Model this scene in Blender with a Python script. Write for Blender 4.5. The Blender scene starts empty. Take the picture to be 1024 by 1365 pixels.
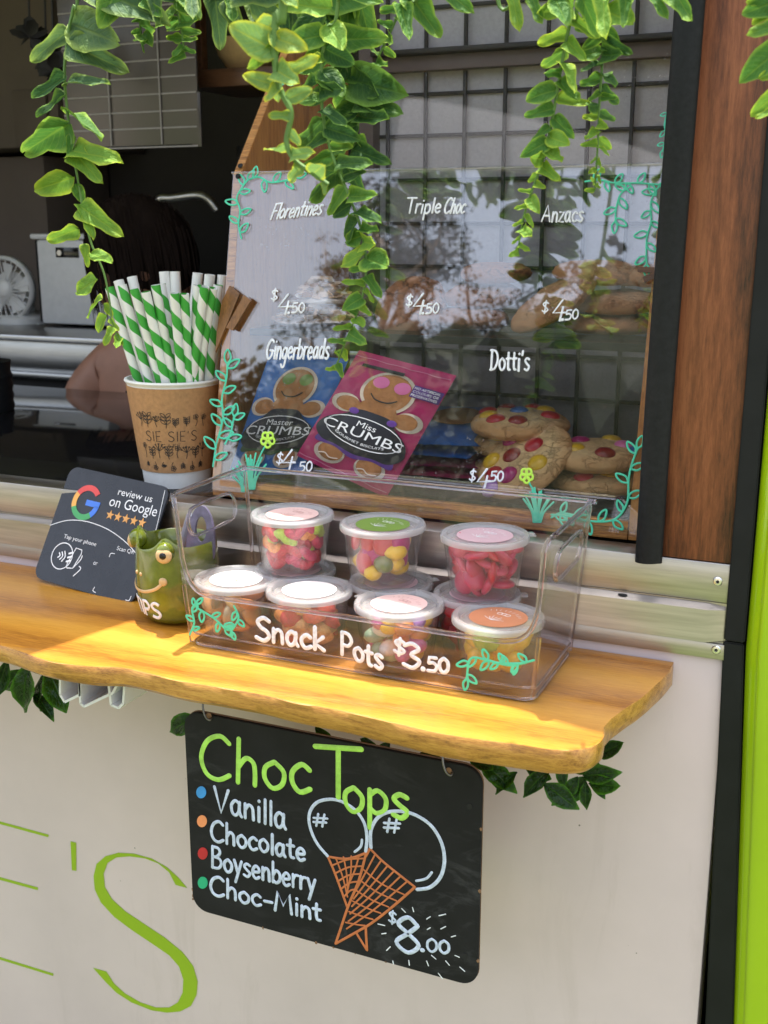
import bpy, bmesh, math, random
from mathutils import Vector, Matrix, noise
random.seed(11)
R = math.radians
sc = bpy.context.scene
col = sc.collection

# ------------------------------------------------------------------ camera
FPX, PW, PH = 1500.0, 1024.0, 1365.0
YAW, PITCH = R(23.7), R(14.3)
CAM = Vector((0, 0, .39))
cf = Vector((-math.sin(YAW)*math.cos(PITCH), math.cos(YAW)*math.cos(PITCH), -math.sin(PITCH)))
cr = Vector((math.cos(YAW), math.sin(YAW), 0))
cu = cr.cross(cf)
cd = bpy.data.cameras.new('camera')
cam = bpy.data.objects.new('camera', cd); col.objects.link(cam)
cd.sensor_fit = 'VERTICAL'; cd.sensor_height = 36; cd.lens = 36*FPX/PH
cd.clip_start = .02; cd.clip_end = 3000
cam.matrix_world = Matrix(((cr.x, cu.x, -cf.x, CAM.x), (cr.y, cu.y, -cf.y, CAM.y), (cr.z, cu.z, -cf.z, CAM.z), (0, 0, 0, 1)))
cd.dof.use_dof = True; cd.dof.focus_distance = 1.08; cd.dof.aperture_fstop = 12.0
sc.camera = cam

# ------------------------------------------------------------------ sky, sun, exposure
SUN = Vector((-.07, .17, 1)).normalized()          # towards the sun: nearly overhead, a little behind the caravan
w = bpy.data.worlds.new('World'); sc.world = w; w.use_nodes = True
nt = w.node_tree; nt.nodes.clear()
sky = nt.nodes.new('ShaderNodeTexSky'); sky.sky_type = 'NISHITA'; sky.sun_disc = False
sky.sun_elevation = math.asin(SUN.z); sky.sun_rotation = math.atan2(SUN.x, SUN.y)
sky.dust_density = 4.0; sky.air_density = 1.0; sky.ozone_density = 1.0
bg = nt.nodes.new('ShaderNodeBackground'); bg.inputs[1].default_value = .15
wo = nt.nodes.new('ShaderNodeOutputWorld')
hz = nt.nodes.new('ShaderNodeHueSaturation'); hz.inputs['Saturation'].default_value = .55; hz.inputs['Value'].default_value = 1.05   # thin white haze over the whole sky
nt.links.new(sky.outputs[0], hz.inputs['Color']); nt.links.new(hz.outputs[0], bg.inputs[0]); nt.links.new(bg.outputs[0], wo.inputs[0])
sl = bpy.data.lights.new('sun', 'SUN'); sl.energy = 2.7; sl.angle = R(.53); sl.color = (1, .95, .86)
so = bpy.data.objects.new('sun', sl); col.objects.link(so)
so.rotation_euler = SUN.to_track_quat('Z', 'Y').to_euler()
vs = sc.view_settings
vs.view_transform = 'Standard'; vs.look = 'None'; vs.exposure = 1.68; vs.gamma = 1
sc.render.engine = 'CYCLES'
cy = sc.cycles
cy.use_denoising = True
try: cy.denoiser = 'OPENIMAGEDENOISE'
except Exception: pass
cy.max_bounces = 14; cy.transparent_max_bounces = 40; cy.transmission_bounces = 10; cy.glossy_bounces = 6; cy.diffuse_bounces = 4
cy.caustics_reflective = False; cy.caustics_refractive = False
cy.sample_clamp_indirect = 6

# ------------------------------------------------------------------ measuring helpers
def ray(px, py): return cf + cr*((px-PW/2)/FPX) - cu*((py-PH/2)/FPX)
def at(px, py, ax, v):
    d = ray(px, py); t = (v-CAM[ax])/d[ax]; return CAM+d*t
class Plane:
    def __init__(s, P, N): s.P = Vector(P); s.N = Vector(N).normalized()
    def __call__(s, px, py, off=0.0):
        d = ray(px, py); t = (s.P+s.N*off-CAM).dot(s.N)/d.dot(s.N); return CAM+d*t
    def px(s, px, py, n):                 # n pixels of the photograph, in metres at this point of the plane
        return n*(s(px, py)-CAM).dot(cf)/FPX
def lerp(a, b, t): return a+(b-a)*t
def catmull(P, n=6, closed=False):
    P = [Vector(p) for p in P]; out = []
    N = len(P)
    if N < 3: return P
    rng = range(N) if closed else range(N-1)
    for i in rng:
        if closed: a, b, c, d = P[(i-1) % N], P[i], P[(i+1) % N], P[(i+2) % N]
        else: a, b, c, d = P[max(i-1, 0)], P[i], P[i+1], P[min(i+2, N-1)]
        for k in range(n):
            t = k/n
            out.append(.5*((2*b)+(c-a)*t+(2*a-5*b+4*c-d)*t*t+(3*b-a-3*c+d)*t**3))
    if not closed: out.append(P[-1])
    return out

# ------------------------------------------------------------------ materials
def lin(r, g, b):
    f = lambda c: (c/255/12.92) if c <= 10 else ((c/255+.055)/1.055)**2.4
    return (f(r), f(g), f(b), 1)
MATS = {}
def new_mat(name):
    m = bpy.data.materials.new(name); m.use_nodes = True; t = m.node_tree
    for n in list(t.nodes): t.nodes.remove(n)
    o = t.nodes.new('ShaderNodeOutputMaterial'); MATS[name] = m
    return m, t, o
def node(t, kind, **kw):
    n = t.nodes.new(kind)
    for k, v in kw.items():
        if k.startswith('i_'):
            n.inputs[k[2:].replace('_', ' ')].default_value = v
        else: setattr(n, k, v)
    return n
def objcoord(t, scale=(1, 1, 1), loc=(0, 0, 0), rot=(0, 0, 0)):
    tc = t.nodes.new('ShaderNodeTexCoord'); mp = t.nodes.new('ShaderNodeMapping')
    mp.inputs['Scale'].default_value = scale; mp.inputs['Location'].default_value = loc; mp.inputs['Rotation'].default_value = rot
    t.links.new(tc.outputs['Object'], mp.inputs[0]); return mp.outputs[0]
def ramp(t, src, stops):
    r = t.nodes.new('ShaderNodeValToRGB'); e = r.color_ramp.elements
    while len(e) < len(stops): e.new(.5)
    for i, (p, c) in enumerate(stops): e[i].position = p; e[i].color = c
    t.links.new(src, r.inputs[0]); return r.outputs[0]
def bump(t, b, src, strength=.3, dist=.001):
    n = t.nodes.new('ShaderNodeBump'); n.inputs['Strength'].default_value = strength; n.inputs['Distance'].default_value = dist
    t.links.new(src, n.inputs['Height']); t.links.new(n.outputs[0], b.inputs['Normal'])
def M(name, c, rough=.5, metal=0, spec=.5, var=.12, scale=60, bmp=0, bscale=200, coat=0, stretch=(1, 1, 1), sub=0, emit=None, rvar=0):
    """painted / plain surface: base colour with soft mottling, optional fine relief"""
    m, t, o = new_mat(name)
    b = node(t, 'ShaderNodeBsdfPrincipled')
    b.inputs['Roughness'].default_value = rough; b.inputs['Metallic'].default_value = metal
    b.inputs['Specular IOR Level'].default_value = spec; b.inputs['Coat Weight'].default_value = coat
    b.inputs['Coat Roughness'].default_value = .08
    if sub:
        b.inputs['Subsurface Weight'].default_value = sub; b.inputs['Subsurface Radius'].default_value = (.004, .003, .002)
    if var:
        n = node(t, 'ShaderNodeTexNoise', i_Scale=scale, i_Detail=5.0, i_Roughness=.6)
        t.links.new(objcoord(t, stretch), n.inputs['Vector'])
        lo = tuple(x*(1-var) for x in c[:3])+(1,); hi = tuple(min(1, x*(1+var)) for x in c[:3])+(1,)
        t.links.new(ramp(t, n.outputs['Fac'], [(.3, lo), (.7, hi)]), b.inputs['Base Color'])
        if rvar:
            mr = node(t, 'ShaderNodeMapRange'); mr.inputs[3].default_value = rough-rvar; mr.inputs[4].default_value = rough+rvar
            t.links.new(n.outputs['Fac'], mr.inputs[0]); t.links.new(mr.outputs[0], b.inputs['Roughness'])
    else: b.inputs['Base Color'].default_value = c
    if bmp:
        n2 = node(t, 'ShaderNodeTexNoise', i_Scale=bscale, i_Detail=6.0)
        t.links.new(objcoord(t, stretch), n2.inputs['Vector']); bump(t, b, n2.outputs['Fac'], bmp, .002)
    if emit: b.inputs['Emission Color'].default_value = c; b.inputs['Emission Strength'].default_value = emit
    t.links.new(b.outputs[0], o.inputs[0]); return m
def M_clear(name, tint=(.96, .96, .97), ior=1.5, rough=.02, milk=0, milkcol=(.9, .9, .9), dust=0):
    """thin clear plastic: transparent with a fresnel reflection and, if asked, a milky or dusty share"""
    m, t, o = new_mat(name)
    tr = node(t, 'ShaderNodeBsdfTransparent'); tr.inputs[0].default_value = (*tint, 1)
    gl = node(t, 'ShaderNodeBsdfGlossy'); gl.inputs['Roughness'].default_value = rough
    fr = node(t, 'ShaderNodeFresnel'); geo = node(t, 'ShaderNodeNewGeometry')
    io = node(t, 'ShaderNodeMapRange'); io.inputs[3].default_value = ior; io.inputs[4].default_value = 1/ior     # the same thin-sheet reflection from both faces
    t.links.new(geo.outputs['Backfacing'], io.inputs[0]); t.links.new(io.outputs[0], fr.inputs[0])
    base = tr.outputs[0]
    if milk or dust:
        df = node(t, 'ShaderNodeBsdfDiffuse'); df.inputs[0].default_value = (*milkcol, 1)
        tl = node(t, 'ShaderNodeBsdfTranslucent'); tl.inputs[0].default_value = (*milkcol, 1)
        ml = node(t, 'ShaderNodeMixShader'); ml.inputs[0].default_value = .5
        t.links.new(df.outputs[0], ml.inputs[1]); t.links.new(tl.outputs[0], ml.inputs[2])
        mx = node(t, 'ShaderNodeMixShader'); mx.inputs[0].default_value = milk
        t.links.new(base, mx.inputs[1]); t.links.new(ml.outputs[0], mx.inputs[2]); base = mx.outputs[0]
        if dust:
            n1 = node(t, 'ShaderNodeTexNoise', i_Scale=380.0, i_Detail=2.0); n2 = node(t, 'ShaderNodeTexNoise', i_Scale=9.0, i_Detail=3.0)
            oc = objcoord(t); t.links.new(oc, n1.inputs['Vector']); t.links.new(oc, n2.inputs['Vector'])
            r1 = ramp(t, n1.outputs['Fac'], [(.66, (0, 0, 0, 1)), (.74, (1, 1, 1, 1))])
            r2 = ramp(t, n2.outputs['Fac'], [(.5, (0, 0, 0, 1)), (.7, (1, 1, 1, 1))])
            mu = node(t, 'ShaderNodeMath', operation='MULTIPLY'); t.links.new(r1, mu.inputs[0]); t.links.new(r2, mu.inputs[1])
            m3 = node(t, 'ShaderNodeMath', operation='MULTIPLY_ADD'); m3.inputs[1].default_value = dust; m3.inputs[2].default_value = milk
            t.links.new(mu.outputs[0], m3.inputs[0]); t.links.new(m3.outputs[0], mx.inputs[0])
    ms = node(t, 'ShaderNodeMixShader')
    t.links.new(fr.outputs[0], ms.inputs[0]); t.links.new(base, ms.inputs[1]); t.links.new(gl.outputs[0], ms.inputs[2])
    t.links.new(ms.outputs[0], o.inputs[0]); return m
def M_wood(name, stops, stretch, scale=6, rough=.45, rings=0, coat=.2, bmp=.15, dist=3.0, spec=.5, fine=.8):
    m, t, o = new_mat(name)
    b = node(t, 'ShaderNodeBsdfPrincipled'); b.inputs['Roughness'].default_value = rough; b.inputs['Coat Weight'].default_value = coat
    b.inputs['Coat Roughness'].default_value = .25; b.inputs['Specular IOR Level'].default_value = spec
    oc = objcoord(t, stretch)
    n = node(t, 'ShaderNodeTexNoise', i_Scale=float(scale), i_Detail=8.0, i_Roughness=.65, i_Distortion=.6)
    t.links.new(oc, n.inputs['Vector'])
    src = n.outputs['Fac']
    if rings:
        wv = node(t, 'ShaderNodeTexWave', wave_type='RINGS', rings_direction='Z', i_Scale=float(rings), i_Distortion=dist, i_Detail=3.0)
        wv.inputs['Detail Scale'].default_value = 1.5
        t.links.new(oc, wv.inputs['Vector'])
        mx = node(t, 'ShaderNodeMath', operation='MULTIPLY_ADD'); mx.inputs[1].default_value = .38
        s2 = node(t, 'ShaderNodeMath', operation='MULTIPLY'); s2.inputs[1].default_value = .62
        t.links.new(src, s2.inputs[0]); t.links.new(wv.outputs['Fac'], mx.inputs[0]); t.links.new(s2.outputs[0], mx.inputs[2]); src = mx.outputs[0]
    nf = node(t, 'ShaderNodeTexNoise', i_Scale=float(scale)*9, i_Detail=6.0, i_Roughness=.7); t.links.new(oc, nf.inputs['Vector'])     # fine fibres and pores
    fm = node(t, 'ShaderNodeMath', operation='MULTIPLY_ADD'); fm.inputs[1].default_value = fine; t.links.new(nf.outputs['Fac'], fm.inputs[0])
    fs = node(t, 'ShaderNodeMath', operation='ADD'); fs.inputs[1].default_value = -.5*fine; t.links.new(src, fs.inputs[0]); t.links.new(fs.outputs[0], fm.inputs[2]); src = fm.outputs[0]
    t.links.new(ramp(t, src, stops), b.inputs['Base Color'])
    if bmp: bump(t, b, src, bmp, .0015)
    t.links.new(b.outputs[0], o.inputs[0]); return m
def M_leaf(name, inner, rim, rough=.6, trans=.35):
    """leaf: colour runs from the blade to its own paler margin and tip (mesh attribute 'edge')"""
    m, t, o = new_mat(name)
    a = node(t, 'ShaderNodeAttribute', attribute_name='edge')
    n = node(t, 'ShaderNodeTexNoise', i_Scale=90.0, i_Detail=4.0)
    tc = t.nodes.new('ShaderNodeTexCoord'); t.links.new(tc.outputs['Object'], n.inputs['Vector'])
    n.inputs['Scale'].default_value = 3.5
    oi = node(t, 'ShaderNodeObjectInfo')
    ad = node(t, 'ShaderNodeMath', operation='MULTIPLY_ADD'); ad.inputs[1].default_value = .3; ad.inputs[2].default_value = -.15
    t.links.new(n.outputs['Fac'], ad.inputs[0])
    s = node(t, 'ShaderNodeMath', operation='ADD'); t.links.new(a.outputs['Fac'], s.inputs[0]); t.links.new(ad.outputs[0], s.inputs[1])
    s2 = node(t, 'ShaderNodeMath', operation='MULTIPLY_ADD'); s2.inputs[1].default_value = .32
    t.links.new(oi.outputs['Random'], s2.inputs[0]); 
    s3 = node(t, 'ShaderNodeMath', operation='ADD'); s3.inputs[1].default_value = -.12
    t.links.new(s2.outputs[0], s3.inputs[0]); t.links.new(s.outputs[0], s2.inputs[2])
    ul = node(t, 'ShaderNodeAttribute', attribute_name='uvl'); su = t.nodes.new('ShaderNodeSeparateXYZ'); t.links.new(ul.outputs['Vector'], su.inputs[0])
    ab = node(t, 'ShaderNodeMath', operation='ABSOLUTE'); t.links.new(su.outputs[1], ab.inputs[0])
    vn = ramp(t, ab.outputs[0], [(.03, (1, 1, 1, 1)), (.10, (0, 0, 0, 1))])
    ph = node(t, 'ShaderNodeMath', operation='MULTIPLY_ADD'); ph.inputs[1].default_value = -.32; t.links.new(ab.outputs[0], ph.inputs[0]); t.links.new(su.outputs[0], ph.inputs[2])
    pf = node(t, 'ShaderNodeMath', operation='MULTIPLY'); pf.inputs[1].default_value = 9.0; t.links.new(ph.outputs[0], pf.inputs[0])
    fr_ = node(t, 'ShaderNodeMath', operation='PINGPONG'); fr_.inputs[1].default_value = .5; t.links.new(pf.outputs[0], fr_.inputs[0])
    sv = ramp(t, fr_.outputs[0], [(.02, (.55, .55, .55, 1)), (.12, (0, 0, 0, 1))])
    vm = node(t, 'ShaderNodeMath', operation='MAXIMUM'); t.links.new(vn, vm.inputs[0]); t.links.new(sv, vm.inputs[1])
    mid = tuple(.5*(inner[i]+rim[i]) for i in range(3))+(1,)
    c = ramp(t, s3.outputs[0], [(.12, inner), (.55, mid), (.95, rim)])
    b = node(t, 'ShaderNodeBsdfPrincipled'); b.inputs['Roughness'].default_value = rough
    b.inputs['Specular IOR Level'].default_value = .25
    hb = node(t, 'ShaderNodeMath', operation='MULTIPLY_ADD'); hb.inputs[1].default_value = -.5; t.links.new(vm.outputs[0], hb.inputs[0]); t.links.new(n.outputs['Fac'], hb.inputs[2])
    bump(t, b, hb.outputs[0], .35, .04)
    lv = node(t, 'ShaderNodeMix', data_type='RGBA'); lv.inputs[7].default_value = tuple(min(1, .6*rim[i]+.4*inner[i]) for i in range(3))+(1,)
    vs_ = node(t, 'ShaderNodeMath', operation='MULTIPLY'); vs_.inputs[1].default_value = .45; t.links.new(vm.outputs[0], vs_.inputs[0])
    t.links.new(vs_.outputs[0], lv.inputs[0]); t.links.new(c, lv.inputs[6]); c = lv.outputs[2]
    tl = node(t, 'ShaderNodeBsdfTranslucent'); mx = node(t, 'ShaderNodeMixShader'); mx.inputs[0].default_value = trans
    t.links.new(c, b.inputs['Base Color']); t.links.new(c, tl.inputs[0])
    t.links.new(b.outputs[0], mx.inputs[1]); t.links.new(tl.outputs[0], mx.inputs[2]); t.links.new(mx.outputs[0], o.inputs[0]); return m

# ------------------------------------------------------------------ mesh helpers
class MB:
    def __init__(s): s.b = bmesh.new()
    def _add(s, V, Fs):
        vs = [s.b.verts.new(v) for v in V]
        for f in Fs:
            try: s.b.faces.new([vs[i] for i in f])
            except ValueError: pass
        return vs
    def box(s, x0, x1, y0, y1, z0, z1, bev=0, mat=None, seg=2):
        if x0 > x1: x0, x1 = x1, x0
        if y0 > y1: y0, y1 = y1, y0
        if z0 > z1: z0, z1 = z1, z0
        t = bmesh.new()
        bmesh.ops.create_cube(t, size=1, matrix=Matrix.Translation(((x0+x1)/2, (y0+y1)/2, (z0+z1)/2)) @ Matrix.Diagonal((x1-x0, y1-y0, z1-z0, 1)))
        if bev: bmesh.ops.bevel(t, geom=list(t.edges), offset=bev, segments=seg, affect='EDGES', profile=.5)
        if mat is not None: bmesh.ops.transform(t, matrix=mat, verts=t.verts)
        s.merge(t); return s
    def merge(s, t):
        t.verts.index_update()
        V = [v.co.copy() for v in t.verts]; Fs = [[v.index for v in f.verts] for f in t.faces]
        s._add(V, Fs); t.free()
    def tube(s, P, r, n=8, caps=True, closed=False, up=None, flat=1.0):
        """tube along P; r a number or list; with `up` the section is squashed by `flat` along that normal"""
        P = [Vector(p) for p in P]; N = len(P)
        rs = r if isinstance(r, (list, tuple)) else [r]*N
        V, Fs, prev = [], [], None
        for i in range(N):
            if closed: t = P[(i+1) % N]-P[i-1]
            else: t = P[min(i+1, N-1)]-P[max(i-1, 0)]
            if t.length < 1e-9: t = Vector((0, 0, 1))
            t.normalize()
            if up is not None:
                nn = up[i] if isinstance(up, list) else up
                nn = Vector(nn); nn = nn-t*nn.dot(t)
                nn = nn.normalized() if nn.length > 1e-6 else t.orthogonal().normalized()
            else:
                if prev is None: nn = t.orthogonal().normalized()
                else:
                    nn = prev-t*prev.dot(t); nn = nn.normalized() if nn.length > 1e-6 else t.orthogonal().normalized()
                prev = nn
            sd = t.cross(nn)
            for k in range(n):
                a = 2*math.pi*k/n
                V.append(P[i]+sd*(math.cos(a)*rs[i])+nn*(math.sin(a)*rs[i]*flat))
        for i in range(N if closed else N-1):
            j = (i+1) % N
            for k in range(n):
                k2 = (k+1) % n; Fs.append((i*n+k, i*n+k2, j*n+k2, j*n+k))
        if caps and not closed:
            Fs.append(tuple(range(n))[::-1]); Fs.append(tuple((N-1)*n+k for k in range(n)))
        s._add(V, Fs); return s
    def stroke(s, P, w, N, flat=.35, n=6):
        """a painted line: rounded flat ribbon"""
        P = [Vector(p) for p in P]; out = [P[0]]
        for p in P[1:]:
            if (p-out[-1]).length > w*.12: out.append(p)
        if len(out) < 2: out = [P[0], P[0]+Vector((w*.25, 0, w*.1))]
        P = out; t0 = (P[0]-P[1]).normalized(); t1 = (P[-1]-P[-2]).normalized()
        Q = [P[0]+t0*w*.45, P[0]+t0*w*.28]+P+[P[-1]+t1*w*.28, P[-1]+t1*w*.45]
        r = [w*.12, w*.36]+[w*.5]*len(P)+[w*.36, w*.12]
        up = N if not isinstance(N, list) else N[0]
        s.tube(Q, r, n, True, False, up, flat); return s
    def lathe(s, prof, n=40, c=(0, 0, 0), mat=None):
        V, Fs = [], []; c = Vector(c); m = len(prof)
        for k in range(n):
            a = 2*math.pi*k/n
            for (r, z) in prof: V.append(Vector((r*math.cos(a), r*math.sin(a), z)))
        for k in range(n):
            k2 = (k+1) % n
            for i in range(m-1): Fs.append((k*m+i, k2*m+i, k2*m+i+1, k*m+i+1))
        if prof[0][0] > 1e-6: Fs.append(tuple(k*m for k in range(n))[::-1])
        if prof[-1][0] > 1e-6: Fs.append(tuple(k*m+m-1 for k in range(n)))
        if mat is not None: V = [mat @ v for v in V]
        V = [v+c for v in V]
        vs = s._add(V, Fs)
        bmesh.ops.remove_doubles(s.b, verts=vs, dist=1e-7); return s
    def ring(s, prof, n=40, c=(0, 0, 0), mat=None):
        """closed profile lathe"""
        V, Fs = [], []; c = Vector(c); m = len(prof)
        for k in range(n):
            a = 2*math.pi*k/n
            for (r, z) in prof:
                v = Vector((r*math.cos(a), r*math.sin(a), z)); V.append((mat @ v if mat is not None else v)+c)
        for k in range(n):
            k2 = (k+1) % n
            for i in range(m): Fs.append((k*m+i, k2*m+i, k2*m+(i+1) % m, k*m+(i+1) % m))
        s._add(V, Fs); return s
    def ell(s, c, r, rot=None, sub=2, jitter=0, seed=0):
        t = bmesh.new(); bmesh.ops.create_icosphere(t, subdivisions=sub, radius=1)
        mt = Matrix.Translation(c) @ (rot.to_4x4() if rot is not None else Matrix.Identity(4)) @ Matrix.Diagonal((*r, 1))
        for v in t.verts:
            if jitter: v.co *= 1+jitter*noise.noise(v.co*1.7+Vector((seed*3.1, seed, 0)))
        bmesh.ops.transform(t, matrix=mt, verts=t.verts); s.merge(t); return s
    def prism(s, poly, depth, bev=0):
        """poly: list of 3D points (planar), depth: vector"""
        d = Vector(depth); n = len(poly); P = [Vector(p) for p in poly]
        t = bmesh.new(); a = [t.verts.new(p) for p in P]; f = t.faces.new(a)
        e = bmesh.ops.extrude_face_region(t, geom=[f])
        bmesh.ops.translate(t, vec=d, verts=[v for v in e['geom'] if isinstance(v, bmesh.types.BMVert)])
        bmesh.ops.recalc_face_normals(t, faces=t.faces)
        if bev: bmesh.ops.bevel(t, geom=list(t.edges), offset=bev, segments=2, affect='EDGES')
        s.merge(t); return s
    def plate_hole(s, outer, inner, depth):
        n = len(outer); d = Vector(depth)
        V = [Vector(p) for p in outer]+[Vector(p) for p in inner]; V = V+[v+d for v in V]; Fs = []
        for i in range(n):
            j = (i+1) % n
            Fs += [(i, j, n+j, n+i), (2*n+i, 3*n+i, 3*n+j, 2*n+j), (i, 2*n+i, 2*n+j, j), (n+i, n+j, 3*n+j, 3*n+i)]
        s._add(V, Fs); return s
    def build(s, name, mat, parent=None, smooth=35, label=None, kind=None):
        bmesh.ops.recalc_face_normals(s.b, faces=s.b.faces)
        me = bpy.data.meshes.new(name); s.b.to_mesh(me); s.b.free()
        return link_mesh(name, me, mat, parent, smooth, label, kind)
def link_mesh(name, me, mat, parent=None, smooth=35, label=None, kind=None):
    if mat is not None and not me.materials: me.materials.append(MATS[mat] if isinstance(mat, str) else mat)
    if smooth:
        for p in me.polygons: p.use_smooth = True
        me.set_sharp_from_angle(angle=R(smooth))
    o = bpy.data.objects.new(name, me); col.objects.link(o)
    if parent is not None: attach(o, parent)
    if label: o['label'] = label
    if kind: o['kind'] = kind
    return o
BASE = {}
def attach(o, parent):
    o.parent = parent
    m = BASE.get(parent.name)
    if m is not None: o.matrix_parent_inverse = m.inverted()
def thing(name, label, cat, loc=(0, 0, 0), group=None, local=None):
    """an Empty at the base of a thing; world-built parts hang from it. local: Matrix for things built round the origin"""
    o = bpy.data.objects.new(name, None); col.objects.link(o); o.empty_display_size = .02
    if local is not None: o.matrix_world = local
    else:
        o.location = loc; BASE[o.name] = Matrix.Translation(loc)
    tag(o, label, cat, group); return o
def tag(o, label, cat, group=None):
    o['label'] = label; o['category'] = cat
    if group: o['group'] = group
    return o
def copy_tree(o, parent=None):
    c = o.copy(); col.objects.link(c)
    if parent is not None: c.parent = parent
    for ch in list(o.children): copy_tree(ch, c)
    return c

# ------------------------------------------------------------------ hand lettering (single strokes)
def G(s):
    out = []
    for part in s.split('|'):
        k, *pts = part.split()
        P = [tuple(float(x) for x in p.split(',')) for p in pts]
        P = [Vector((a, b, 0)) for a, b in P]
        if k == 'c': P = catmull(P, 5)
        out.append(P)
    return out
GL = {
 'A': (.78, 'l 0,0 .36,1 .7,0|l .12,.35 .58,.35'), 'B': (.64, 'l .06,0 .06,1|c .06,.98 .38,.96 .48,.76 .3,.56 .08,.53|c .08,.53 .45,.48 .56,.26 .4,.04 .04,.02'),
 'C': (.7, 'c .62,.86 .42,1 .15,.84 .03,.45 .15,.1 .4,0 .64,.14'), 'D': (.66, 'l .1,0 .12,1|c .0,.98 .42,.93 .6,.55 .4,.1 .02,.02'),
 'E': (.55, 'l .5,1 .06,1 .06,0 .5,0|l .06,.52 .42,.52'), 'F': (.55, 'l .06,0 .1,1 .55,1|l .08,.52 .42,.52'),
 'G': (.72, 'c .64,.86 .4,1 .12,.76 .05,.35 .28,0 .56,.16 .6,.42|l .36,.44 .68,.42'), 'I': (.2, 'l .1,0 .1,1'),
 'M': (.84, 'l 0,0 .12,1 .38,.35 .66,1 .76,0'), 'P': (.6, 'l .08,0 .08,1|c .06,.98 .38,1 .55,.74 .38,.48 .1,.46'),
 'S': (.62, 'c .56,.88 .32,1 .08,.82 .2,.58 .46,.42 .55,.2 .34,0 .02,.1'), 'T': (.72, 'l 0,1 .72,1|l .36,1 .36,0'), 'V': (.66, 'l 0,1 .3,0 .62,1'),
 'a': (.54, 'c .4,.5 .22,.6 .05,.4 .07,.12 .2,0 .36,.15 .41,.5|c .41,.58 .4,.2 .5,0'), 'b': (.53, 'l .06,1 .06,0|c .06,.35 .24,.6 .45,.45 .44,.15 .24,0 .06,.12'),
 'c': (.48, 'c .42,.5 .25,.6 .06,.42 .06,.18 .22,0 .44,.1'), 'd': (.54, 'c .4,.5 .22,.6 .05,.4 .07,.12 .2,0 .4,.2|l .43,1 .42,0'),
 'e': (.5, 'c .06,.3 .38,.34 .38,.5 .22,.6 .06,.42 .06,.16 .22,0 .42,.1'), 'g': (.52, 'c .4,.5 .22,.6 .05,.4 .08,.12 .24,.05 .4,.28|c .42,.58 .42,.1 .34,-.34 .16,-.42 .02,-.28'),
 'h': (.52, 'l .06,1 .06,0|c .06,.35 .22,.58 .38,.5 .42,.25 .42,0'), 'i': (.22, 'l .1,.6 .1,0|l .1,.84 .11,.87'), 'k': (.5, 'l .06,1 .06,0|l .4,.6 .08,.27 .44,0'),
 'l': (.2, 'l .1,1 .1,0'), 'm': (.74, 'l .06,.6 .06,0|c .06,.35 .2,.58 .33,.5 .36,.25 .36,0|c .36,.35 .5,.58 .63,.5 .66,.25 .66,0'),
 'n': (.52, 'l .06,.6 .06,0|c .06,.35 .22,.58 .38,.5 .42,.25 .43,0'), 'o': (.52, 'c .25,.6 .06,.45 .05,.2 .22,0 .42,.12 .45,.4 .25,.6'),
 'p': (.53, 'l .06,.6 .06,-.42|c .06,.45 .25,.6 .45,.42 .42,.12 .22,0 .06,.12'), 'r': (.38, 'l .06,.6 .06,0|c .06,.35 .18,.56 .36,.58'),
 's': (.44, 'c .38,.54 .2,.6 .06,.47 .2,.32 .38,.18 .25,0 .04,.06'), 't': (.4, 'c .16,.88 .15,.3 .2,.05 .34,.04|l 0,.58 .34,.6'), 'x': (.46, 'l .04,.58 .42,0|l .4,.58 .02,0'),
 'y': (.48, 'l .03,.6 .22,.05|l .44,.6 .1,-.42'), 'z': (.46, 'l .04,.58 .4,.58 .03,0 .44,0'), 'u': (.52, 'c .06,.6 .06,.2 .2,0 .38,.15 .42,.6|l .42,.6 .44,0'),
 '$': (.52, 'c .46,.78 .25,.88 .07,.72 .25,.5 .45,.3 .25,.12 .03,.22|l .28,1 .22,0'), '#': (.78, 'l .15,0 .26,1|l .48,0 .6,1|l 0,.64 .76,.7|l 0,.3 .7,.36'),
 '0': (.54, 'c .26,1 .06,.75 .05,.28 .24,0 .46,.25 .46,.75 .26,1'), '3': (.56, 'c .05,.88 .28,1 .48,.8 .25,.54 .5,.3 .3,0 .02,.1'),
 '4': (.58, 'l .34,1 .02,.38 .54,.4|l .4,.66 .34,0'), '5': (.55, 'l .48,1 .12,1 .1,.6|c .1,.58 .32,.64 .5,.4 .38,.06 .04,.04'),
 '8': (.56, 'c .46,.82 .28,1 .08,.78 .28,.54 .5,.25 .28,0 .04,.25 .28,.54 .47,.78 .46,.82'), '.': (.26, 'c .07,.02 .16,.02 .16,.12 .07,.12 .07,.02'), '-': (.5, 'l .06,.36 .42,.38'), "'": (.2, 'l .1,1 .06,.78'), ' ': (.35, ''),
}
GL = {k: (v[0], G(v[1]) if v[1] else []) for k, v in GL.items()}
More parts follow.
